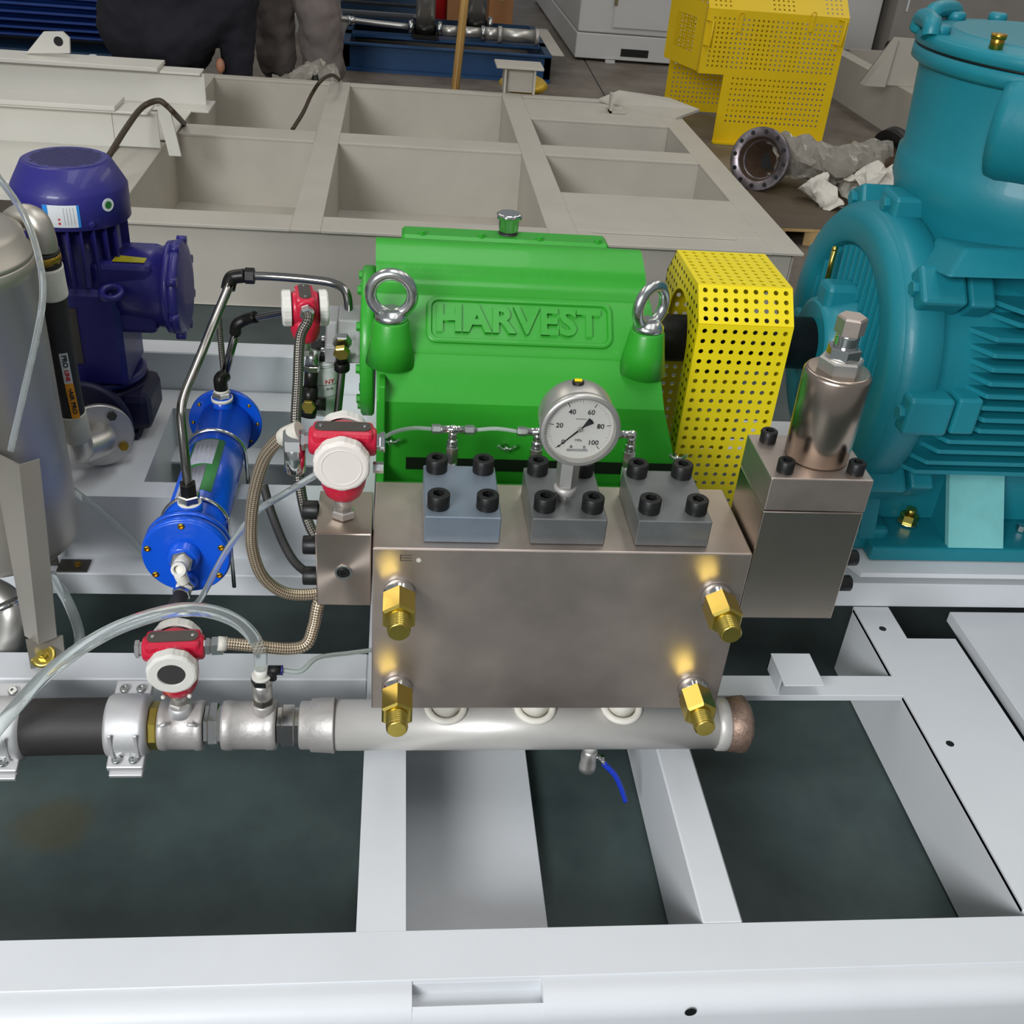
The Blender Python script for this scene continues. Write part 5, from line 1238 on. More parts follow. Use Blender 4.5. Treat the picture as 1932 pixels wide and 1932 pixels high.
for x0, x1 in xs:
    c = (x0 + x1) / 2 if x0 > -1 and x1 < 1.4 else (x0 + .05 if x0 < -1 else x1 - .05)
    for xw in ((x0 + .004, x1 - .012) if 0 else (x0 + .03 if x0 == xs[0][0] else x0 + .001, x1 - .03 if x1 == xs[3][1] else x1 - .009)):
        b = MB(); b.box(xw, xw + .008, 2.584, 5.03, .004, FZ - .012); b.build('web', 'beige_paint', bf)
for yw in (2.575, 2.69, 3.792, 3.96, 5.032, 5.06):
    b = MB(); b.box(-1.14, 1.56, yw, yw + .008, .004, FZ - .013); b.build('web', 'beige_paint', bf)
for yw in (3.182, 4.51): b = MB(); b.box(.72, 1.47, yw, yw + .008, .185 if yw > 4 else .004, FZ - .013); b.build('web', 'beige_paint', bf)
bfb('bottom_plate', -1.14, 1.56, 2.57, 3.96, .001, .006, 'beige_paint'); bfb('bottom_plate', -1.14, .61, 3.97, 5.06, .001, .006)
# short I post on the back edge
pt0 = P(952, 176, z=FZ); yb = pt0.y - .0
zt3 = P(980, 126, y=yb + .06).z
x0, x1 = P(950, 170, y=yb).x, P(1009, 172, y=yb).x
po = thing('steel_post', 'short beige I-section post with square top plate on the back of the beige frame', 'post', ((x0 + x1) / 2, yb + .06, FZ))
b = MB(); b.box(x0, x0 + .012, yb, yb + .14, FZ + .001, zt3); b.box(x1 - .012, x1, yb, yb + .14, FZ + .001, zt3); b.box(x0 + .012, x1 - .012, yb + .05, yb + .06, FZ + .001, zt3); b.build('post_body', 'beige_paint', po)
b = MB(); b.box(x0 - .05, x1 + .04, yb - .03, yb + .17, zt3, zt3 + .014, .002); b.build('top_plate', 'beige_paint', po)
# loose bracket plate lying on the frame
v = [P(1130, 186, z=FZ + .02), P(1168, 170, z=FZ + .06), P(1262, 184, z=FZ + .05), P(1320, 206, z=FZ + .03), P(1275, 222, z=FZ + .012), P(1160, 196, z=FZ + .012)]
lb_ = thing('loose_plate', 'loose beige bent plate lying across the far right corner of the beige frame', 'plate', (v[5].x, v[5].y, FZ))
b = MB(); b.add([p for p in v] + [p - Z3 * .014 for p in v], [tuple(range(6)), tuple(range(11, 5, -1))] + [(i, (i + 1) % 6, 6 + (i + 1) % 6, 6 + i) for i in range(6)]); b.build('bent_plate', 'beige_paint', lb_)
q = P(1160, 214, z=FZ)
b = MB(); b.box(q.x - .03, q.x + .06, q.y - .005, q.y + .12, FZ + .001, FZ + .012); b.box(q.x - .03, q.x - .018, q.y - .005, q.y + .06, FZ + .001, FZ + .10); b.build('angle_tab', 'beige_paint', lb_)

# second beige frame at the left, standing on the first
sf = thing('channel_skid', 'beige channel steel frame with a lifting lug, upper left behind the navy motor', 'steel frame', (-1.6, 3.9, .33))
def cb(nm, x0, x1, y0, y1, z0, z1): b = MB(); b.box(x0, x1, y0, y1, z0, z1, .002); return b.build(nm, 'lit_beige_paint', sf)
cb('channel_web', -3.2, -.93, 4.30, 4.31, .33, .478); cb('channel_flange', -3.2, -.945, 4.27, 4.40, .478, .488); cb('channel_flange', -3.2, -.90, 4.17, 4.40, .327, .337)
cb('seat_plate', -3.2, -1.14, 4.24, 4.44, .489, .508)
cb('channel_web', -3.2, -1.00, 3.49, 3.50, .33, .478); cb('channel_flange', -3.2, -1.03, 3.44, 3.60, .478, .488); cb('seat_plate', -3.2, -1.16, 3.43, 3.62, .489, .508)
b = MB(); e0_ = P(312, 195, y=3.44); e1_ = P(330, 245, y=3.42); b.prism([(e0_.x - .03, e0_.z), (e0_.x + .02, e0_.z + .01), (e1_.x + .02, FZ + .002), (e1_.x - .03, FZ + .002)], 'y', 3.40, 3.412); b.build('end_brace', 'lit_beige_paint', sf)
cb('end_plate', -1.12, -.98, 3.62, 4.28, .329, .336)
zl = P(150, 272, y=3.49).z
b = MB(); b.box(-3.2, -1.19, 3.485, 3.4995, zl - .02, .478); b.box(-3.2, -1.19, 2.75, 3.485, zl - .02, zl); b.box(-1.9, -1.22, 2.9, 3.2, zl, zl + .008); b.build('side_panel', 'lit_beige_paint', sf)
lp = [(P(px_, py_, y=4.36).x, P(px_, py_, y=4.36).z) for px_, py_ in ((50, 100), (82, 60), (118, 60), (131, 72), (132, 100))]
b = MB(); b.prism(lp, 'y', 4.355, 4.375); lg_ = b.build('lifting_lug', 'lit_beige_paint', sf); q = P(110, 78, y=4.354); b = MB(); b.cyl(q, q + Y3 * .0006, .022, n=20); b.build('lug_hole', 'black_oxide', lg_)
for q_ in ((48, 98), (88, 99), (175, 104)): q = P(*q_, z=.5085); b = MB(); b.cyl(q, q + Z3 * .0008, .018, n=16); b.build('plate_hole', 'white_paint', sf)

# welding cables
hose([P(205, 295, y=3.0), P(238, 242, y=3.2), P(268, 203, y=3.37), P(298, 190, y=3.37), P(315, 200, y=3.37), P(330, 215, y=3.40), P(347, 233, z=FZ + .008)], .012, 'cable', 'power_cable', 'dark rubber cable looping over the beige frame behind the navy motor', 10, 'cable')
hose([P(552, 244, z=FZ - .02), P(572, 212, z=FZ), P(588, 178, z=FZ + .02), P(606, 152, z=FZ + .10), P(626, 142, z=FZ + .08), P(640, 150, z=FZ + .01)], .010, 'cable', 'power_cable', 'dark cable trailing over the far edge of the beige frame below the grey trousers', 10, 'cable')

# ================================================================== blue skid with vertical pumps
bs_ = thing('blue_skid', 'dark blue steel channel skid carrying stainless pumps, far behind on the floor', 'machine skid', (.3, 7.5, 0))
q0, q1 = P(672, 128, z=0), P(1018, 140, z=0)
X0, X1, YB = -.40, 1.15, 7.15
zt_b = P(800, 88, y=YB).z
b = MB(); b.box(X0, X1, YB, YB + .012, .02, zt_b); b.box(X0, X1, YB - .05, YB + .01, zt_b - .012, zt_b); b.box(X0, X1, YB - .05, YB + .01, .0, .02); b.build('channel', 'far_blue', bs_)
b = MB(); b.box(X0, X1, YB + 1.3, YB + 1.32, .0, zt_b); b.box(X0, X0 + .05, YB, YB + 1.3, 0, zt_b); b.box(X1 - .05, X1, YB, YB + 1.3, 0, zt_b); b.build('channel', 'far_blue_dark', bs_)
b = MB(); b.box(X0, X1, YB + .35, YB + .50, zt_b - .02, zt_b + .0); b.box(X0, X1, YB + .9, YB + 1.0, zt_b - .02, zt_b); b.build('cross_member', 'far_blue', bs_)
b = MB(); b.box(X1, X1 + .10, YB + .05, YB + 1.2, zt_b - .01, zt_b); b.build('side_plate', 'beige_paint', bs_)
for pxm, ypl, lab in ((802, YB + .38, 'polished vertical pump on the blue skid left of the wooden pole'), (898, YB + .8, 'polished vertical pump on the blue skid right of the wooden pole')):
    xp = P(pxm, 60, y=ypl).x; t = thing('vertical_pump', lab, 'pump', (xp, ypl, zt_b), 'pumps on the blue skid')
    b = MB(); b.box(xp - .10, xp + .10, ypl - .08, ypl + .08, zt_b + .001, zt_b + .03); b.cyl((xp, ypl, zt_b + .03), (xp, ypl, zt_b + .10), .085, n=24); b.build('cast_base', 'black_fitting', t)
    b = MB(); b.cyl((xp, ypl, zt_b + .10), (xp, ypl, zt_b + .62), .074, n=32); b.build('pump_sleeve', 'stainless', t)
    b = MB(); b.cyl((xp, ypl, zt_b + .62), (xp, ypl, zt_b + .90), .10, n=24); b.build('motor_head', 'far_blue', t)
    for s_ in (-1, 1):
        b = MB(); b.cyl((xp + s_ * .09, ypl, zt_b + .07), (xp + s_ * .125, ypl, zt_b + .07), .052, n=20); b.build('port_flange', 'zinc', t)
pz = zt_b + .07
def fp(nm, x0, x1, y, z, r, m_='stainless'):
    b = MB(); b.cyl((x0, y, z), (x1, y, z), r, n=22); return b.build(nm, m_, bs_)
xa = P(802, 60, y=YB + .38).x
b = MB(); zz_ = pz; xl2 = P(640, 35, y=YB + .38).x
b.tube([(xl2 - .015, YB + .38, zz_ + .9), (xl2 - .015, YB + .38, zz_ + .35), (xl2, YB + .38, zz_ + .06), (xl2 + .08, YB + .38, zz_ + .02), (xa - .13, YB + .38, zz_)], .022, 16); b.build('delivery_pipe', 'stainless', bs_)
fp('pipe_joint', P(655, 45, y=YB + .38).x, P(670, 45, y=YB + .38).x, YB + .38, zz_ + .012, .036, 'chrome')
x_ = xa + .13
for L, r_, m_ in ((.12, .04, 'stainless'), (.02, .055, 'zinc'), (.16, .04, 'stainless'), (.03, .055, 'zinc'), (.10, .048, 'stainless'), (.03, .06, 'cast_steel'), (.26, .05, 'stainless'), (.03, .058, 'cast_steel')):
    fp('suction_pipe', x_, x_ + L, YB + .38, zz_ - .01, r_, m_); x_ += L
for i_, (a_, l_) in enumerate(((700, 'left of the pumps'),)):
    xx = P(a_, 20, y=YB + 1.0).x; b = MB(); b.box(xx - .25, xx + .35, YB + .95, YB + 1.25, zt_b, zt_b + .03); [b.box(xx - .25, xx + .40, YB + .95, YB + 1.2, zt_b + .08 + .07 * k_, zt_b + .12 + .07 * k_) for k_ in range(8)]; b.build('motor_ribs', 'far_blue_dark', bs_)
xx = P(700, 25, y=YB + .8).x; b = MB(); b.torus((xx, YB + .8, zt_b + .30), Y3, .045, .014, 24, 8); b.cyl((xx, YB + .8, zt_b + .33), (xx, YB + .8, zt_b + .60), .03, n=14); b.build('valve_wheel', 'stainless', bs_)
# boxes behind
for (a0, a1, yy, m_, lab) in ((845, 880, 8.9, 'cardboard', 'small brown cardboard box left of the second pump'), (922, 968, 9.0, 'cardboard', 'brown cardboard box right of the wooden pole behind the pumps')):
    x0, x1 = P(a0, 20, y=yy).x, P(a1, 20, y=yy).x; t = thing('cardboard_box', lab, 'box', ((x0 + x1) / 2, yy + .2, 0))
    b = MB(); b.box(x0, x1, yy, yy + .35, .001, .62, .004); b.build('carton', 'cardboard', t); b = MB(); b.box((x0 + x1) / 2 - .03, (x0 + x1) / 2 + .03, yy - .002, yy + .352, .3, .622); b.build('packing_tape', 'wood_edge', t)
xx = P(828, 10, y=9.2).x; t = thing('fire_extinguisher', 'small patch of a red cylinder between the polished pump and the box', 'extinguisher', (xx, 9.2, 0)); b = MB(); b.cyl((xx, 9.2, .001), (xx, 9.2, .60), .07, n=24); b.sphere((xx, 9.2, .60), .07); b.build('cylinder_body', 'red_print', t); b = MB(); b.cyl((xx, 9.2, .66), (xx, 9.2, .74), .02, n=12); b.box(xx - .06, xx + .03, 9.18, 9.22, .73, .76); b.build('valve_head', 'black', t)
# wooden pole
pb0 = P(858, 163, z=.0); pb0 = P(860, 160, y=5.6); pt_ = P(872, -60, y=5.9)
b = MB(); b.tube([Vector((pb0.x - .02, 5.55, 0.002)), Vector((pt_.x + .10, 6.0, 1.75))], .026, 14, spline=False)
lowpt = P(858, 175, y=5.5)
tag(b.build('wooden_pole', 'wood', None), 'upright bare wooden pole standing behind the beige frame', 'pole')
# yellow ring lying behind the post
q = P(985, 165, z=.32); t = thing('yellow_tool_head', 'yellow rounded tool head showing behind the short beige post', 'tool', (q.x + .0, q.y + .30, 0))
c = Vector((q.x + .02, 5.42, P(985, 158, y=5.42).z)); b = MB(); b.lathe([(0, .04), (.01, .13), (.03, .15), (.05, .13), (.06, .05)], c - Z3 * .03, Z3 + Y3 * -.15, 32); b.build('tool_disc', 'lead_yellow', t); b = MB(); b.cyl((c.x, c.y, .001), (c.x, c.y, c.z - .02), .03, n=14); b.cyl((c.x, c.y, .001), (c.x, c.y, .03), .12, n=24); b.build('stand', 'black_oxide', t)

# ================================================================== white cabinet enclosure and grey machine
cx_, cy_ = 1.487, 8.17
ca_ = thing('white_cabinet', 'large pale grey steel cabinet with a fork slot in its base, top centre right', 'cabinet', (3.0, 9.0, 0))
b = MB(); b.box(cx_, P(1672, 100, y=8.0).x - .06, cy_, 11.5, .22, 2.3, .01); b.build('cabinet_body', 'cabinet_paint', ca_)
zb_c = P(1085, 80, y=cy_).z
b = MB(); b.box(cx_ - .01, P(1672, 100, y=8.0).x - .05, cy_ - .02, 11.5, .02, .215, .006); bs2 = b.build('cabinet_base', 'cabinet_paint', ca_)
s0, s1 = P(1172, 92, y=cy_ - .022), P(1222, 110, y=cy_ - .022)
b = MB(); b.box(s0.x, s1.x, cy_ - .023, cy_ - .0205, s1.z, s0.z); b.build('fork_slot', 'black', bs2)
d0 = P(1155, 52, y=cy_)
for x0, x1 in ((d0.x, d0.x + .85), (d0.x + .87, d0.x + 1.60)):
    b = MB(); b.box(x0, x1, cy_ - .018, cy_, d0.z, 2.2, .006); dd = b.build('cabinet_door', 'cabinet_paint', ca_); b = MB(); b.box(x0 - .01, x0 + .02, cy_ - .025, cy_ - .015, d0.z + .17, d0.z + .27); b.build('hinge', 'zinc', dd)
b = MB(); b.box(cx_ + .25, cx_ + .33, cy_ - .06, cy_ - .02, .0, .02); b.box(4.0, 4.1, cy_ - .06, cy_, 0, .02); b.build('foot_pad', 'cabinet_paint', ca_)
gm = thing('grey_machine', 'grey steel machine body with a dark pipe stub behind the teal motor', 'machine', (5.2, 8.6, 0))
g0 = P(1672, 100, y=8.0)
b = MB(); b.box(g0.x, g0.x + 1.35, 8.0, 10, .10, 2.4, .02); b.build('machine_body', 'cabinet_grey', gm)
b = MB(); b.box(g0.x, g0.x + 1.3, 7.98, 9.9, .001, .10); b.build('machine_base', 'cabinet_grey', gm)
q = P(1690, 92, y=7.97); b = MB(); b.cyl(q + Y3 * .06, q - Y3 * .06 + X3 * .0, .075, n=22); b.cyl(q - Y3 * .06, q - Y3 * .09, .088, n=22); b.build('pipe_stub', 'black_oxide', gm)
b = MB(); x0 = P(1712, 10, y=7.99).x; b.box(x0, x0 + .012, 7.985, 8.0, P(1712, 22, y=7.99).z, 1.5); b.build('door_edge', 'white_paint', gm)
wp = thing('white_partition', 'bright white panel wall in the far upper right corner', 'partition', (8, 12, 0))
x0 = P(1862, 20, y=11.5).x
for k_ in range(4): b = MB(); b.box(x0 + k_ * .9, x0 + .89 + k_ * .9, 11.5, 11.6, .001, 3.2, .004); b.build('wall_panel', 'white_paint', wp)

# ================================================================== far yellow perforated guard
Y0 = 5.60
ygd = thing('perforated_guard', 'large yellow perforated belt guard standing open on the floor behind', 'guard', (2.3, Y0 + .3, 0))
def yp(px_, py_): return P(px_, py_, y=Y0)
bl, br2 = yp(1357, 272), yp(1549, 272); tr_, nl = yp(1590, 40), yp(1320, 130)
xr2, xl3, xn = br2.x, (yp(1318, 140).x), yp(1380, 140).x - .05
zb3 = .012; zn = yp(1380, 142).z; ztp = yp(1450, 24).z
pitch = (xr2 - xn) / 24
b = MB(); nv_ = int((zn - zb3 - .10) / pitch)
b.box(xn, xr2, Y0 - .002, Y0, zb3, zb3 + .11)
NC = 21; ph_ = (xr2 - xn - .10) / NC; nv_ = int((zn - zb3 - .11) / ph_)
b.perf((xn + .0, Y0, zn), (xr2 - xn, 0, 0), (0, 0, -(zn - zb3 - .11)), NC, nv_, .0068, .002, .05, .0)
nu2 = int((xr2 - xl3 - .06) / ph_); nv2 = int((ztp - zn - .04) / ph_)
b.perf((xl3, Y0, ztp), (xr2 - xl3, 0, 0), (0, 0, -(ztp - zn)), nu2, nv2, .0068, .002, .03, .035)
b.build('front_panel', 'yellow_far', ygd)
b = MB(); b.box(xn - .005, xr2 + .03, Y0 - .05, Y0, .001, zb3); b.box(xl3 - .005, xl3 + .002, Y0, Y0 + .04, zn, ztp); b.build('bottom_flange', 'yellow_far', ygd)
yk2, zk2 = Y0 + .12, ztp + .10
cols = lambda i, j: (i % 17) in (0, 1, 2, 3) or (i % 17) > 12
b = MB(); b.perf((xl3, yk2, zk2), (xr2 - xl3, 0, 0), (0, Y0 - yk2, ztp - zk2), nu2, 4, .0068, .002, .03, .012, holes=lambda i, j: i < 4 or nu2 * .42 <= i <= nu2 * .62 or i > nu2 - 5); b.build('chamfer_panel', 'yellow_far', ygd)
b = MB(); b.perf((xl3, Y0 + .7, zk2), (xr2 - xl3, 0, 0), (0, yk2 - Y0 - .7, 0), nu2, 16, .0068, .002, .03, .012, holes=lambda i, j: i < 4 or nu2 * .42 <= i <= nu2 * .62 or i > nu2 - 5); b.build('top_panel', 'yellow_far', ygd)
b = MB(); b.perf((xl3, Y0 + .82, ztp), (xr2 - xl3, 0, 0), (0, 0, -(ztp - zb3)), nu2, 22, .0072, .002, .03, .05); b.build('rear_panel', 'yellow_far', ygd)
# hinged door standing open to the left
h0 = P(1318, 112, y=Y0 + .06); h1 = P(1254, 112, y=Y0 + .45)
U_ = Vector((h1.x - xl3, .42, 0)); zlo = P(1254, 108, y=Y0 + .45).z
b = MB(); b.perf((xl3 - .005, Y0 + .05, ztp + .02), U_, (0, 0, -(ztp + .02 - zlo)), 11, 12, .0085, .002, .09, .09); b.build('hinged_door', 'yellow_far', ygd)
for pxx in (1397, 1532):
    q = P(pxx, 42, y=Y0); b = MB(); b.box(q.x - .012, q.x + .012, Y0 - .014, Y0 - .001, q.z - .055, q.z + .03, .002); b.torus((q.x, Y0 - .010, q.z + .045), Y3, .014, .004, 16, 6); b.build('latch', 'yellow_far', ygd)
for pxx in (1340, 1588):
    q = P(pxx, 62, y=Y0); b = MB(); b.tube([(q.x - .03, Y0 - .002, q.z + .07), (q.x + .0, Y0 - .04, q.z + .07), (q.x - .0, Y0 - .04, q.z - .07), (q.x - .03, Y0 - .002, q.z - .07)], .006, 8, spline=False); b.build('pull_handle', 'yellow_far', ygd)

# ================================================================== diagonal beige channel with bracket
dcx = thing('beige_channel', 'beige steel channel with a bracket standing between yellow guard and teal motor', 'steel frame', (3.2, 6.2, 0))
a0 = P(1560, 185, z=.0); 
p0, p1 = P(1540, 178, z=.10), P(1760, 330, z=.10)
def cbox2(pa, pb, w, z0, z1, m_, nm):
    pa = Vector((pa.x, pa.y, 0)); pb = Vector((pb.x, pb.y, 0)); d = (pb - pa).normalized(); s_ = Vector((-d.y, d.x, 0))
    q = [pa, pb, pb + s_ * w, pa + s_ * w]; b = MB(); b.add([v + Z3 * z0 for v in q] + [v + Z3 * z1 for v in q], [(0, 1, 2, 3), (4, 5, 6, 7), (0, 1, 5, 4), (1, 2, 6, 5), (2, 3, 7, 6), (3, 0, 4, 7)]); return b.build(nm, m_, dcx)
e0, e1 = P(1545, 168, z=.0), P(1745, 300, z=.0)
cbox2(e0, e1, .03, .02, .30, 'beige_paint', 'channel_web'); cbox2(e0, e1, .12, .30, .315, 'beige_paint', 'channel_flange'); cbox2(e0 + Vector((-.0, -.04, 0)), e1 + Vector((0, -.04, 0)), .12, .001, .02, 'beige_paint', 'channel_flange')
q = P(1680, 165, z=.32)
b = MB(); b.prism([(q.x - .18, .316), (q.x - .02, .62), (q.x + .25, .62), (q.x + .25, .316)], 'y', q.y + .1, q.y + .115); b.prism([(q.x - .18, .316), (q.x - .02, .62), (q.x - .03, .316)], 'y', q.y + .02, q.y + .115); b.build('gusset_bracket', 'beige_paint', dcx)
cbox2(P(1600, 118, z=.2), P(1800, 128, z=.2), .03, .05, .3, 'beige_paint', 'channel_web')

# ================================================================== flanged pipe wrapped in film on plywood
pw = thing('plywood_sheet', 'dark worn plywood sheet on the floor behind the teal motor', 'board', P(1500, 400, z=.0))
c4 = [P(1375, 330, z=.09), P(1440, 428, z=.09), P(1640, 436, z=.09), P(1700, 340, z=.09)]
b = MB(); b.add([Vector((v.x, v.y, .072)) for v in c4] + [Vector((v.x, v.y, .09)) for v in c4], [(0, 1, 2, 3), (4, 5, 6, 7), (0, 1, 5, 4), (1, 2, 6, 5), (2, 3, 7, 6), (3, 0, 4, 7)]); b.build('board', 'ply_dark', pw)
b = MB(); e_ = (c4[2] - c4[1]).normalized(); nb = Vector((e_.y, -e_.x, 0)); m1, m2 = c4[1] + nb * .004, c4[2] + nb * .004
b.add([Vector((m1.x, m1.y, .074)), Vector((m2.x, m2.y, .074)), Vector((m2.x, m2.y, .0895)), Vector((m1.x, m1.y, .0895))], [(0, 1, 2, 3)]); b.build('sawn_edge', 'wood_edge', pw)
for k_ in range(3):
    u_ = c4[0].lerp(c4[3], .12 + .38 * k_); w2 = c4[1].lerp(c4[2], .12 + .38 * k_); d = (w2 - u_).normalized(); s_ = Vector((-d.y, d.x, 0)) * .05
    q = [u_ - s_, w2 - s_, w2 + s_, u_ + s_]; b = MB(); b.add([Vector((v.x, v.y, .001)) for v in q] + [Vector((v.x, v.y, .072)) for v in q], [(0, 1, 2, 3), (4, 5, 6, 7), (0, 1, 5, 4), (1, 2, 6, 5), (2, 3, 7, 6), (3, 0, 4, 7)]); b.build('batten', 'wood_edge', pw)
fc2 = P(1432, 300, y=4.25); pr_ = P(1600, 325, y=4.15)
wpf = thing('flanged_pipe', 'rusty flanged steel pipe piece lying on the plywood, wrapped in clear film', 'pipe', (fc2.x, fc2.y, .09))
fd2 = Vector((-.62, -.75, .22)).normalized()
b = MB(); b.lathe([(0, .092), (.012, .094), (.014, .158), (.018, .162), (.042, .162), (.046, .158)], fc2 - fd2 * .046, fd2, 56, cap=False)
b.lathe([(.046, .158), (.048, .118), (.042, .112)], fc2 - fd2 * .046, fd2, 56, cap=False)
b.build('flange', 'flange_steel', wpf)
u_, v_, w_ = frame_of(fd2)
for i in range(12): a = 2 * pi * i / 12; q = fc2 + (u_ * math.cos(a) + v_ * math.sin(a)) * .138; b = MB(); b.cyl(q, q + fd2 * .004, .0115, n=12); b.build('bolt_hole', 'black', wpf)
b = MB(); b.cyl(fc2 - fd2 * .16, fc2 - fd2 * .006, .045, .112, n=40, cap=False); b.build('bore', 'rust_steel', wpf); b = MB(); b.cyl(fc2 - fd2 * .162, fc2 - fd2 * .158, .05, n=30); b.build('bore_end', 'black_oxide', wpf)
e3 = P(1680, 300, y=4.35)
b = MB(); b.tube([fc2 - fd2 * .165, fc2 + Vector((.24, .14, -.01)), Vector((pr_.x, pr_.y + .1, .22)), Vector((e3.x, e3.y, .26))], .085, 28); b.build('pipe_run', 'rust_steel', wpf)
b = MB(); b.cyl((e3.x, e3.y, .27), (e3.x + .05, e3.y + .02, .29), .15, n=40); b.build('flange', 'black_oxide', wpf)
def crumple(pts, r, amp, seed, nm, m_, par):
    random.seed(seed); b = MB(); b.tube(pts, r, 26, res=12, cap=False); 
    from mathutils import noise
    for i, v in enumerate(b.v):
        f = noise.noise(v * 14 + Vector((seed, 0, 0))) * amp + noise.noise(v * 34) * amp * .5
        b.v[i] = v + Vector((noise.noise(v * 17), noise.noise(v * 17 + Vector((5, 0, 0))), noise.noise(v * 17 + Vector((0, 9, 0))))) * amp * 1.2 + Vector((0, 0, f))
    for i in range(len(b.sm)): b.sm[i] = False
    return b.build(nm, m_, par)
crumple([fc2 - fd2 * .07, fc2 + Vector((.20, .10, 0)), Vector((pr_.x - .02, pr_.y + .1, .23)), Vector((e3.x - .04, e3.y, .26))], .103, .028, 3, 'film_wrap', 'film', wpf)
crumple([P(1530, 345, y=4.1), P(1560, 375, y=4.0), P(1575, 400, y=3.95)], .05, .03, 5, 'film_wrap', 'film_white', wpf)
crumple([P(1610, 370, y=4.0), P(1655, 345, y=4.05), P(1690, 350, y=4.05)], .085, .04, 9, 'film_wrap', 'film_white', wpf)

# ================================================================== dark blue ribbed motor, top left
rm_ = thing('ribbed_motor', 'dark blue ribbed motor body in the top left corner', 'motor', (-2.6, 6.6, 0))
b = MB(); b.cyl((-4.0, 6.9, .55), (-1.75, 6.9, .55), .42, n=40); b.build('motor_barrel', 'motor_blue', rm_)
for k_ in range(15):
    z = .20 + k_ * .052; y = 6.9 - math.sqrt(max(.04, .50 ** 2 - (z - .55) ** 2)); b = MB(); b.box(-4.0, -1.78, y, 6.8, z - .009, z + .009, .003); b.build('cooling_fin', 'motor_blue', rm_)
b = MB(); b.box(-4.0, -1.75, 6.5, 7.3, .001, .12); b.build('motor_base', 'far_blue_dark', rm_)
lt = thing('tool_trolley', 'grey bench shelf with a yellow tub between the two figures', 'bench', (-1.0, 8.6, 0))
q = P(520, 60, y=8.5)
b = MB(); b.box(q.x - .5, q.x + .35, 8.5, 9.0, .42, .46); b.box(q.x - .5, q.x + .35, 8.52, 9.0, .001, .30); b.build('shelf', 'cabinet_paint', lt)
xx = P(514, 10, y=8.6).x; b = MB(); b.cyl((xx, 8.62, .461), (xx, 8.62, .72), .10, .12, n=24); tag(b.build('yellow_tub', 'lead_yellow', None), 'yellow tub on the grey shelf between the two figures', 'tub')

# ================================================================== people
def skinned(name, pts, edges, root, m_, parent, sub=2):
    off = parent.location if parent else Vector((0, 0, 0))
    me = bpy.data.meshes.new(name); me.from_pydata([tuple(Vector(p[:3]) - off) for p in pts], edges, []); o = bpy.data.objects.new(name, me); COL.objects.link(o); o.parent = parent
    md = o.modifiers.new('skin', 'SKIN'); md.use_smooth_shade = True; me.materials.append(M[m_])
    sl_ = me.skin_vertices[0].data if me.skin_vertices else None
    if sl_ is None: return o
    for i, p in enumerate(pts):
        r_ = p[3] if isinstance(p[3], (tuple, list)) else (p[3], p[3]); sl_[i].radius = r_; sl_[i].use_root = (i == root)
    s_ = o.modifiers.new('sub', 'SUBSURF'); s_.levels = sub; s_.render_levels = sub
    return o
def ensure_skin(o): pass
def body_of(name, parts, m_, parent, voxel=.022):
    """limbs and trunk as tapering capsules, fused into one continuous skin by a voxel remesh"""
    b = MB()
    for p0, p1, r0, r1 in parts:
        p0 = Vector(p0); p1 = Vector(p1); L = (p1 - p0).length; pr = []
        for k in range(6): a = pi / 2 * k / 6; pr.append((-r0 * math.cos(a), r0 * math.sin(a)))
        pr.append((0, r0)); pr.append((L, r1))
        for k in range(1, 7): a = pi / 2 * k / 6; pr.append((L + r1 * math.sin(a), r1 * math.cos(a)))
        b.lathe(pr, p0, (p1 - p0), 20)
    o = b.build(name, m_, parent)
    md = o.modifiers.new('fuse', 'REMESH'); md.mode = 'VOXEL'; md.voxel_size = voxel; md.use_smooth_shade = True
    sm = o.modifiers.new('soft', 'SMOOTH'); sm.factor = .5; sm.iterations = 6
    tx = bpy.data.textures.new('folds', 'CLOUDS'); tx.noise_scale = .10
    d_ = o.modifiers.new('folds', 'DISPLACE'); d_.texture = tx; d_.strength = .045; d_.mid_level = .5; d_.texture_coords = 'GLOBAL'
    return o
def sk_obj(name, pts, edges, m_, parent, root=0, sub=2):
    """skin surface made with bmesh so that the radius layer exists"""
    off = parent.location if parent else Vector((0, 0, 0))
    bm = bmesh.new(); lay = bm.verts.layers.skin.verify(); vs = [bm.verts.new(Vector(p[:3]) - off) for p in pts]
    for a, b_ in edges: bm.edges.new((vs[a], vs[b_]))
    for i, p in enumerate(pts):
        r_ = p[3]; r_ = r_ if isinstance(r_, (tuple, list)) else (r_, r_); vs[i][lay].radius = r_; vs[i][lay].use_root = (i == root)
    me = bpy.data.meshes.new(name); bm.to_mesh(me); bm.free(); me.materials.append(M[m_])
    o = bpy.data.objects.new(name, me); COL.objects.link(o); o.parent = parent
    md = o.modifiers.new('skin', 'SKIN'); md.use_smooth_shade = True; md.use_x_symmetry = False
    s_ = o.modifiers.new('sub', 'SUBSURF'); s_.levels = sub; s_.render_levels = sub
    tx = bpy.data.textures.new('folds', 'CLOUDS'); tx.noise_scale = .09
    if 'cloth' in m_: d_ = o.modifiers.new('folds', 'DISPLACE'); d_.texture = tx; d_.strength = .03; d_.mid_level = .5
    return o
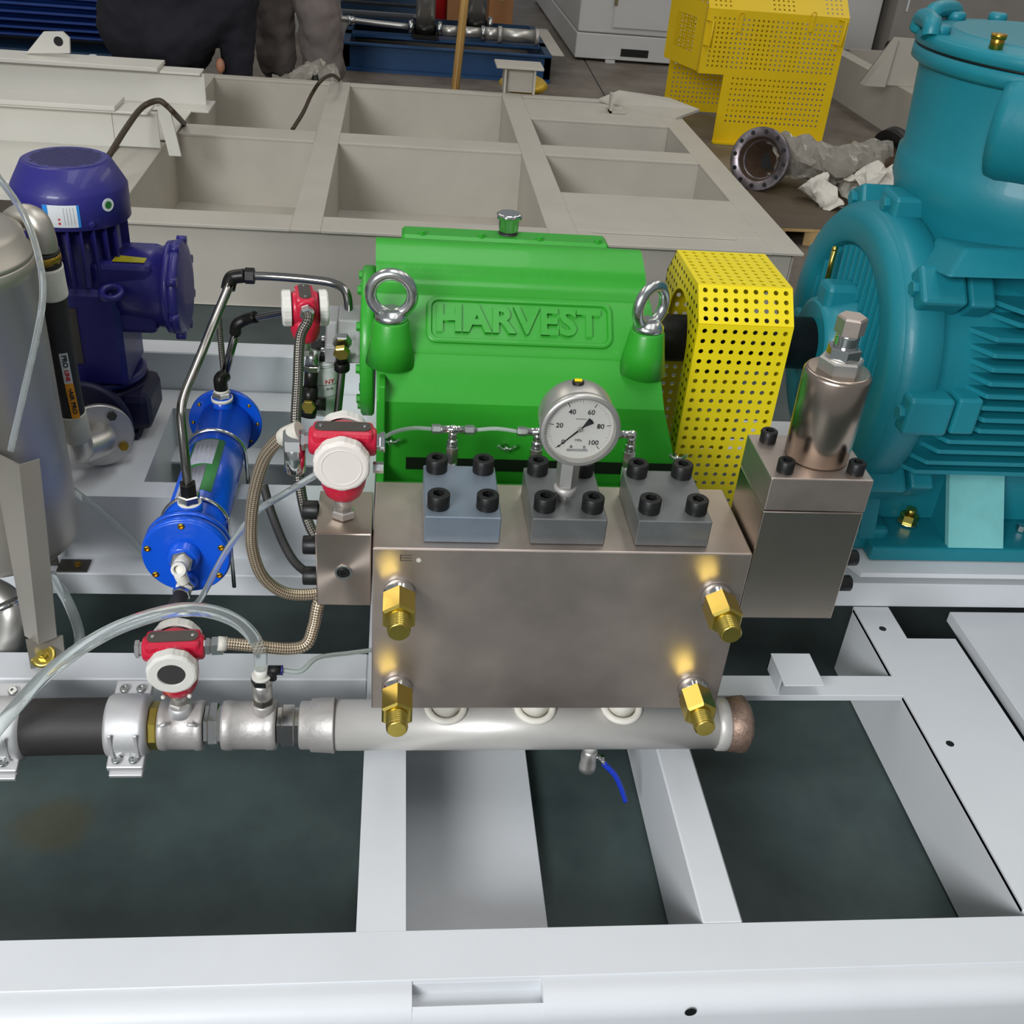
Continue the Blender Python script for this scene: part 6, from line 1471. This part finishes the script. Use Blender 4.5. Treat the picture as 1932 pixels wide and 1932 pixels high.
def hand(par, w, d, side, up_, m_='skin'):
    """five separate fingers curling from a palm; w wrist point, d pointing direction"""
    d = Vector(d).normalized(); s_ = Vector(side).normalized(); n_ = d.cross(s_)
    w = Vector(w); pc = w + d * .05
    pts = [(*w, .024), (*pc, (.038, .018)), (*(w + d * .085), (.040, .014))]; ed = [(0, 1), (1, 2)]
    h = sk_obj('palm', pts, ed, m_, par, 0, 2)
    for i, (o_, L) in enumerate(((-.03, .07), (-.01, .08), (.01, .076), (.029, .06))):
        a = w + d * .085 + s_ * o_; b1 = a + d * L * .5 - n_ * .012; b2 = a + d * L * .85 - n_ * .034
        sk_obj('finger', [(*a, .0095), (*b1, .0085), (*b2, .007)], [(0, 1), (1, 2)], m_, h, 0, 1) if False else sk_obj('finger', [(*a, .0095), (*b1, .0085), (*b2, .007)], [(0, 1), (1, 2)], m_, par, 0, 1)
    a = w + d * .03 - s_ * .03; sk_obj('thumb', [(*a, .011), (*(a + d * .03 - s_ * .025 - n_ * .01), .0095), (*(a + d * .055 - s_ * .03 - n_ * .02), .008)], [(0, 1), (1, 2)], m_, par, 0, 1)
def head(par, c, fwd, m_hair='hair'):
    c = Vector(c); f = Vector(fwd).normalized(); r_ = f.cross(Z3).normalized(); u = r_.cross(f); R3 = Matrix((r_, f, u)).transposed()
    b = MB(); b.sphere(c, .105, 28, 20, (.78, .95, 1.12), R3); b.sphere(c + f * .098 - u * .012, .020, 12, 8, (.6, .9, 1.2), R3)
    for s_ in (-1, 1): b.sphere(c + r_ * s_ * .082 - u * .01, .026, 10, 8, (.35, .7, 1.1), R3)
    b.tube([c - u * .07 - f * .01, c - u * .17 - f * .04], .05, 18, spline=False); b.sphere(c + f * .075 - u * .062, .024, 12, 8, (1.1, .6, .35), R3)
    hd = b.build('head', 'skin', par)
    for s_ in (-1, 1): b = MB(); b.sphere(c + f * .091 + r_ * s_ * .033 + u * .01, .011, 12, 8); b.build('eye', 'ink', hd)
    b = MB(); b.sphere(c + u * .028 - f * .014, .108, 26, 16, (.82, .96, 1.0), R3); b.build('hair', m_hair, hd)
# crouching worker in navy jacket, side-on, facing right
yp1 = 5.75
def W1(px_, py_, y=yp1): return P(px_, py_, y=y)
pel = W1(325, 62); bk1 = W1(262, 48); kn = W1(448, -6, yp1 - .05); an = W1(452, 150, yp1 - .05); an.z = .09
p1_ = thing('person', 'crouching person in a dark navy padded jacket behind the steel frame', 'person', (pel.x, yp1, 0))
ch_ = Vector((bk1.x + .06, yp1, bk1.z + .40)); nk = Vector((bk1.x + .22, yp1, bk1.z + .66))
hip1 = Vector((pel.x + .02, yp1 - .10, pel.z - .02)); hip2 = hip1 + Y3 * .22
sg = [(pel, bk1, .26, .24), (bk1, ch_, .24, .21), (ch_, nk, .20, .07), (hip1, kn, .19, .13), (kn, an + Z3 * .1, .12, .085), (an + Z3 * .1, an, .085, .07),
      (hip2, kn + Vector((-.06, .34, 0)), .19, .13), (kn + Vector((-.06, .34, 0)), an + Vector((-.08, .34, 0)), .12, .08)]
wrs = []
for yy in (yp1 - .22, yp1 + .24):
    sh = Vector((ch_.x + .06, yy, ch_.z + .08)); el = sh + Vector((.26, -.04, -.12)); wr_ = el + Vector((.24, .04, .02))
    sg += [(sh, el, .085, .062), (el, wr_, .06, .042)]; wrs.append(wr_)
body_of('body', sg, 'navy_cloth', p1_)
for wr_ in wrs: hand(p1_, wr_, (1, 0, -.2), (0, 1, 0), Z3)
head(p1_, nk + Vector((.10, 0, .18)), (1, 0, -.5))
for yy, xx in ((an.y, an.x), (an.y + .34, an.x - .08)):
    b = MB(); b.sphere((xx + .05, yy, .05), .09, 20, 12, (1.5, .6, .55)); b.box(xx - .09, xx + .19, yy - .05, yy + .05, .001, .03, .01); b.build('shoe', 'black', p1_)
q = P(416, 124, y=yp1 - .10); b = MB(); b.sphere(q, .035, 16, 10, (.8, .8, 1.3)); b.build('bare_ankle', 'skin', p1_)
# person standing in grey trousers
yp2 = 6.3
lg1 = P(602, 30, y=yp2); lg2 = P(520, 30, y=yp2 + .15)
p2_ = thing('person', 'person in crumpled grey work trousers and dark shoes behind the beige frame', 'person', ((lg1.x + lg2.x) / 2, yp2, 0))
mxp = (lg1.x + lg2.x) / 2 - .02; zc_p = 0
cr_ = Vector((mxp, yp2 + .05, .95)); k1 = Vector((lg1.x, yp2 - .05, .50)); k2 = Vector((lg2.x, yp2 + .08, .50))
sg = [(cr_, (mxp, yp2 + .02, 1.18), .17, .16), ((mxp, yp2 + .02, 1.18), (mxp, yp2, 1.36), .17, .17), ((mxp, yp2, 1.40), (mxp, yp2, 1.50), .10, .065),
      (cr_ + X3 * .08, k1, .155, .145), (k1, (lg1.x + .03, yp2, .16), .14, .14), (cr_ - X3 * .08, k2, .15, .135), (k2, (lg2.x, yp2 + .14, .16), .13, .13)]
wrs = []
for s_ in (-1, 1):
    sh = Vector((mxp + s_ * .19, yp2, 1.38)); el = sh + Vector((s_ * .07, 0, -.30)); wr_ = el + Vector((s_ * .0, -.12, -.22))
    sg += [((mxp, yp2, 1.38), sh, .09, .075), (sh, el, .072, .054), (el, wr_, .052, .04)]; wrs.append(wr_)
body_of('work_clothes', sg, 'grey_cloth', p2_)
for wr_ in wrs: hand(p2_, wr_, (0, -.35, -1), (1, 0, 0), Z3)
head(p2_, (mxp, yp2 - .02, 1.63), (0, -1, -.2))
for xx, yy in ((lg1.x + .02, yp2), (lg2.x, yp2 + .15)):
    b = MB(); b.sphere((xx - .02, yy - .07, .05), .09, 20, 12, (.65, 1.5, .6)); b.box(xx - .07, xx + .03, yy - .20, yy + .07, .001, .03, .01); b.build('shoe', 'black', p2_)
# wrapped valve piece on the floor beside the feet
vw = P(600, 120, y=5.45)
t = thing('wrapped_valve', 'dark steel valve partly wrapped in shiny film beside the grey trousers', 'valve', (vw.x, 5.45, 0))
b = MB(); b.cyl((vw.x - .22, 5.5, .10), (vw.x + .02, 5.4, .19), .085, n=28); b.cyl((vw.x + .02, 5.4, .19), (vw.x + .05, 5.39, .20), .12, n=30); b.cyl((vw.x - .30, 5.55, .09), (vw.x - .22, 5.5, .10), .088, n=28); b.build('valve_body', 'black_oxide', t)
b = MB(); b.ring((vw.x - .03, 5.42, .17), (vw.x + .0, 5.41, .18), .10, .085, 30); b.build('steel_ring', 'chrome', t)
crumple([Vector((vw.x - .25, 5.55, .12)), Vector((vw.x, 5.45, .24)), Vector((vw.x + .16, 5.38, .10))], .10, .05, 11, 'film_wrap', 'film', t)
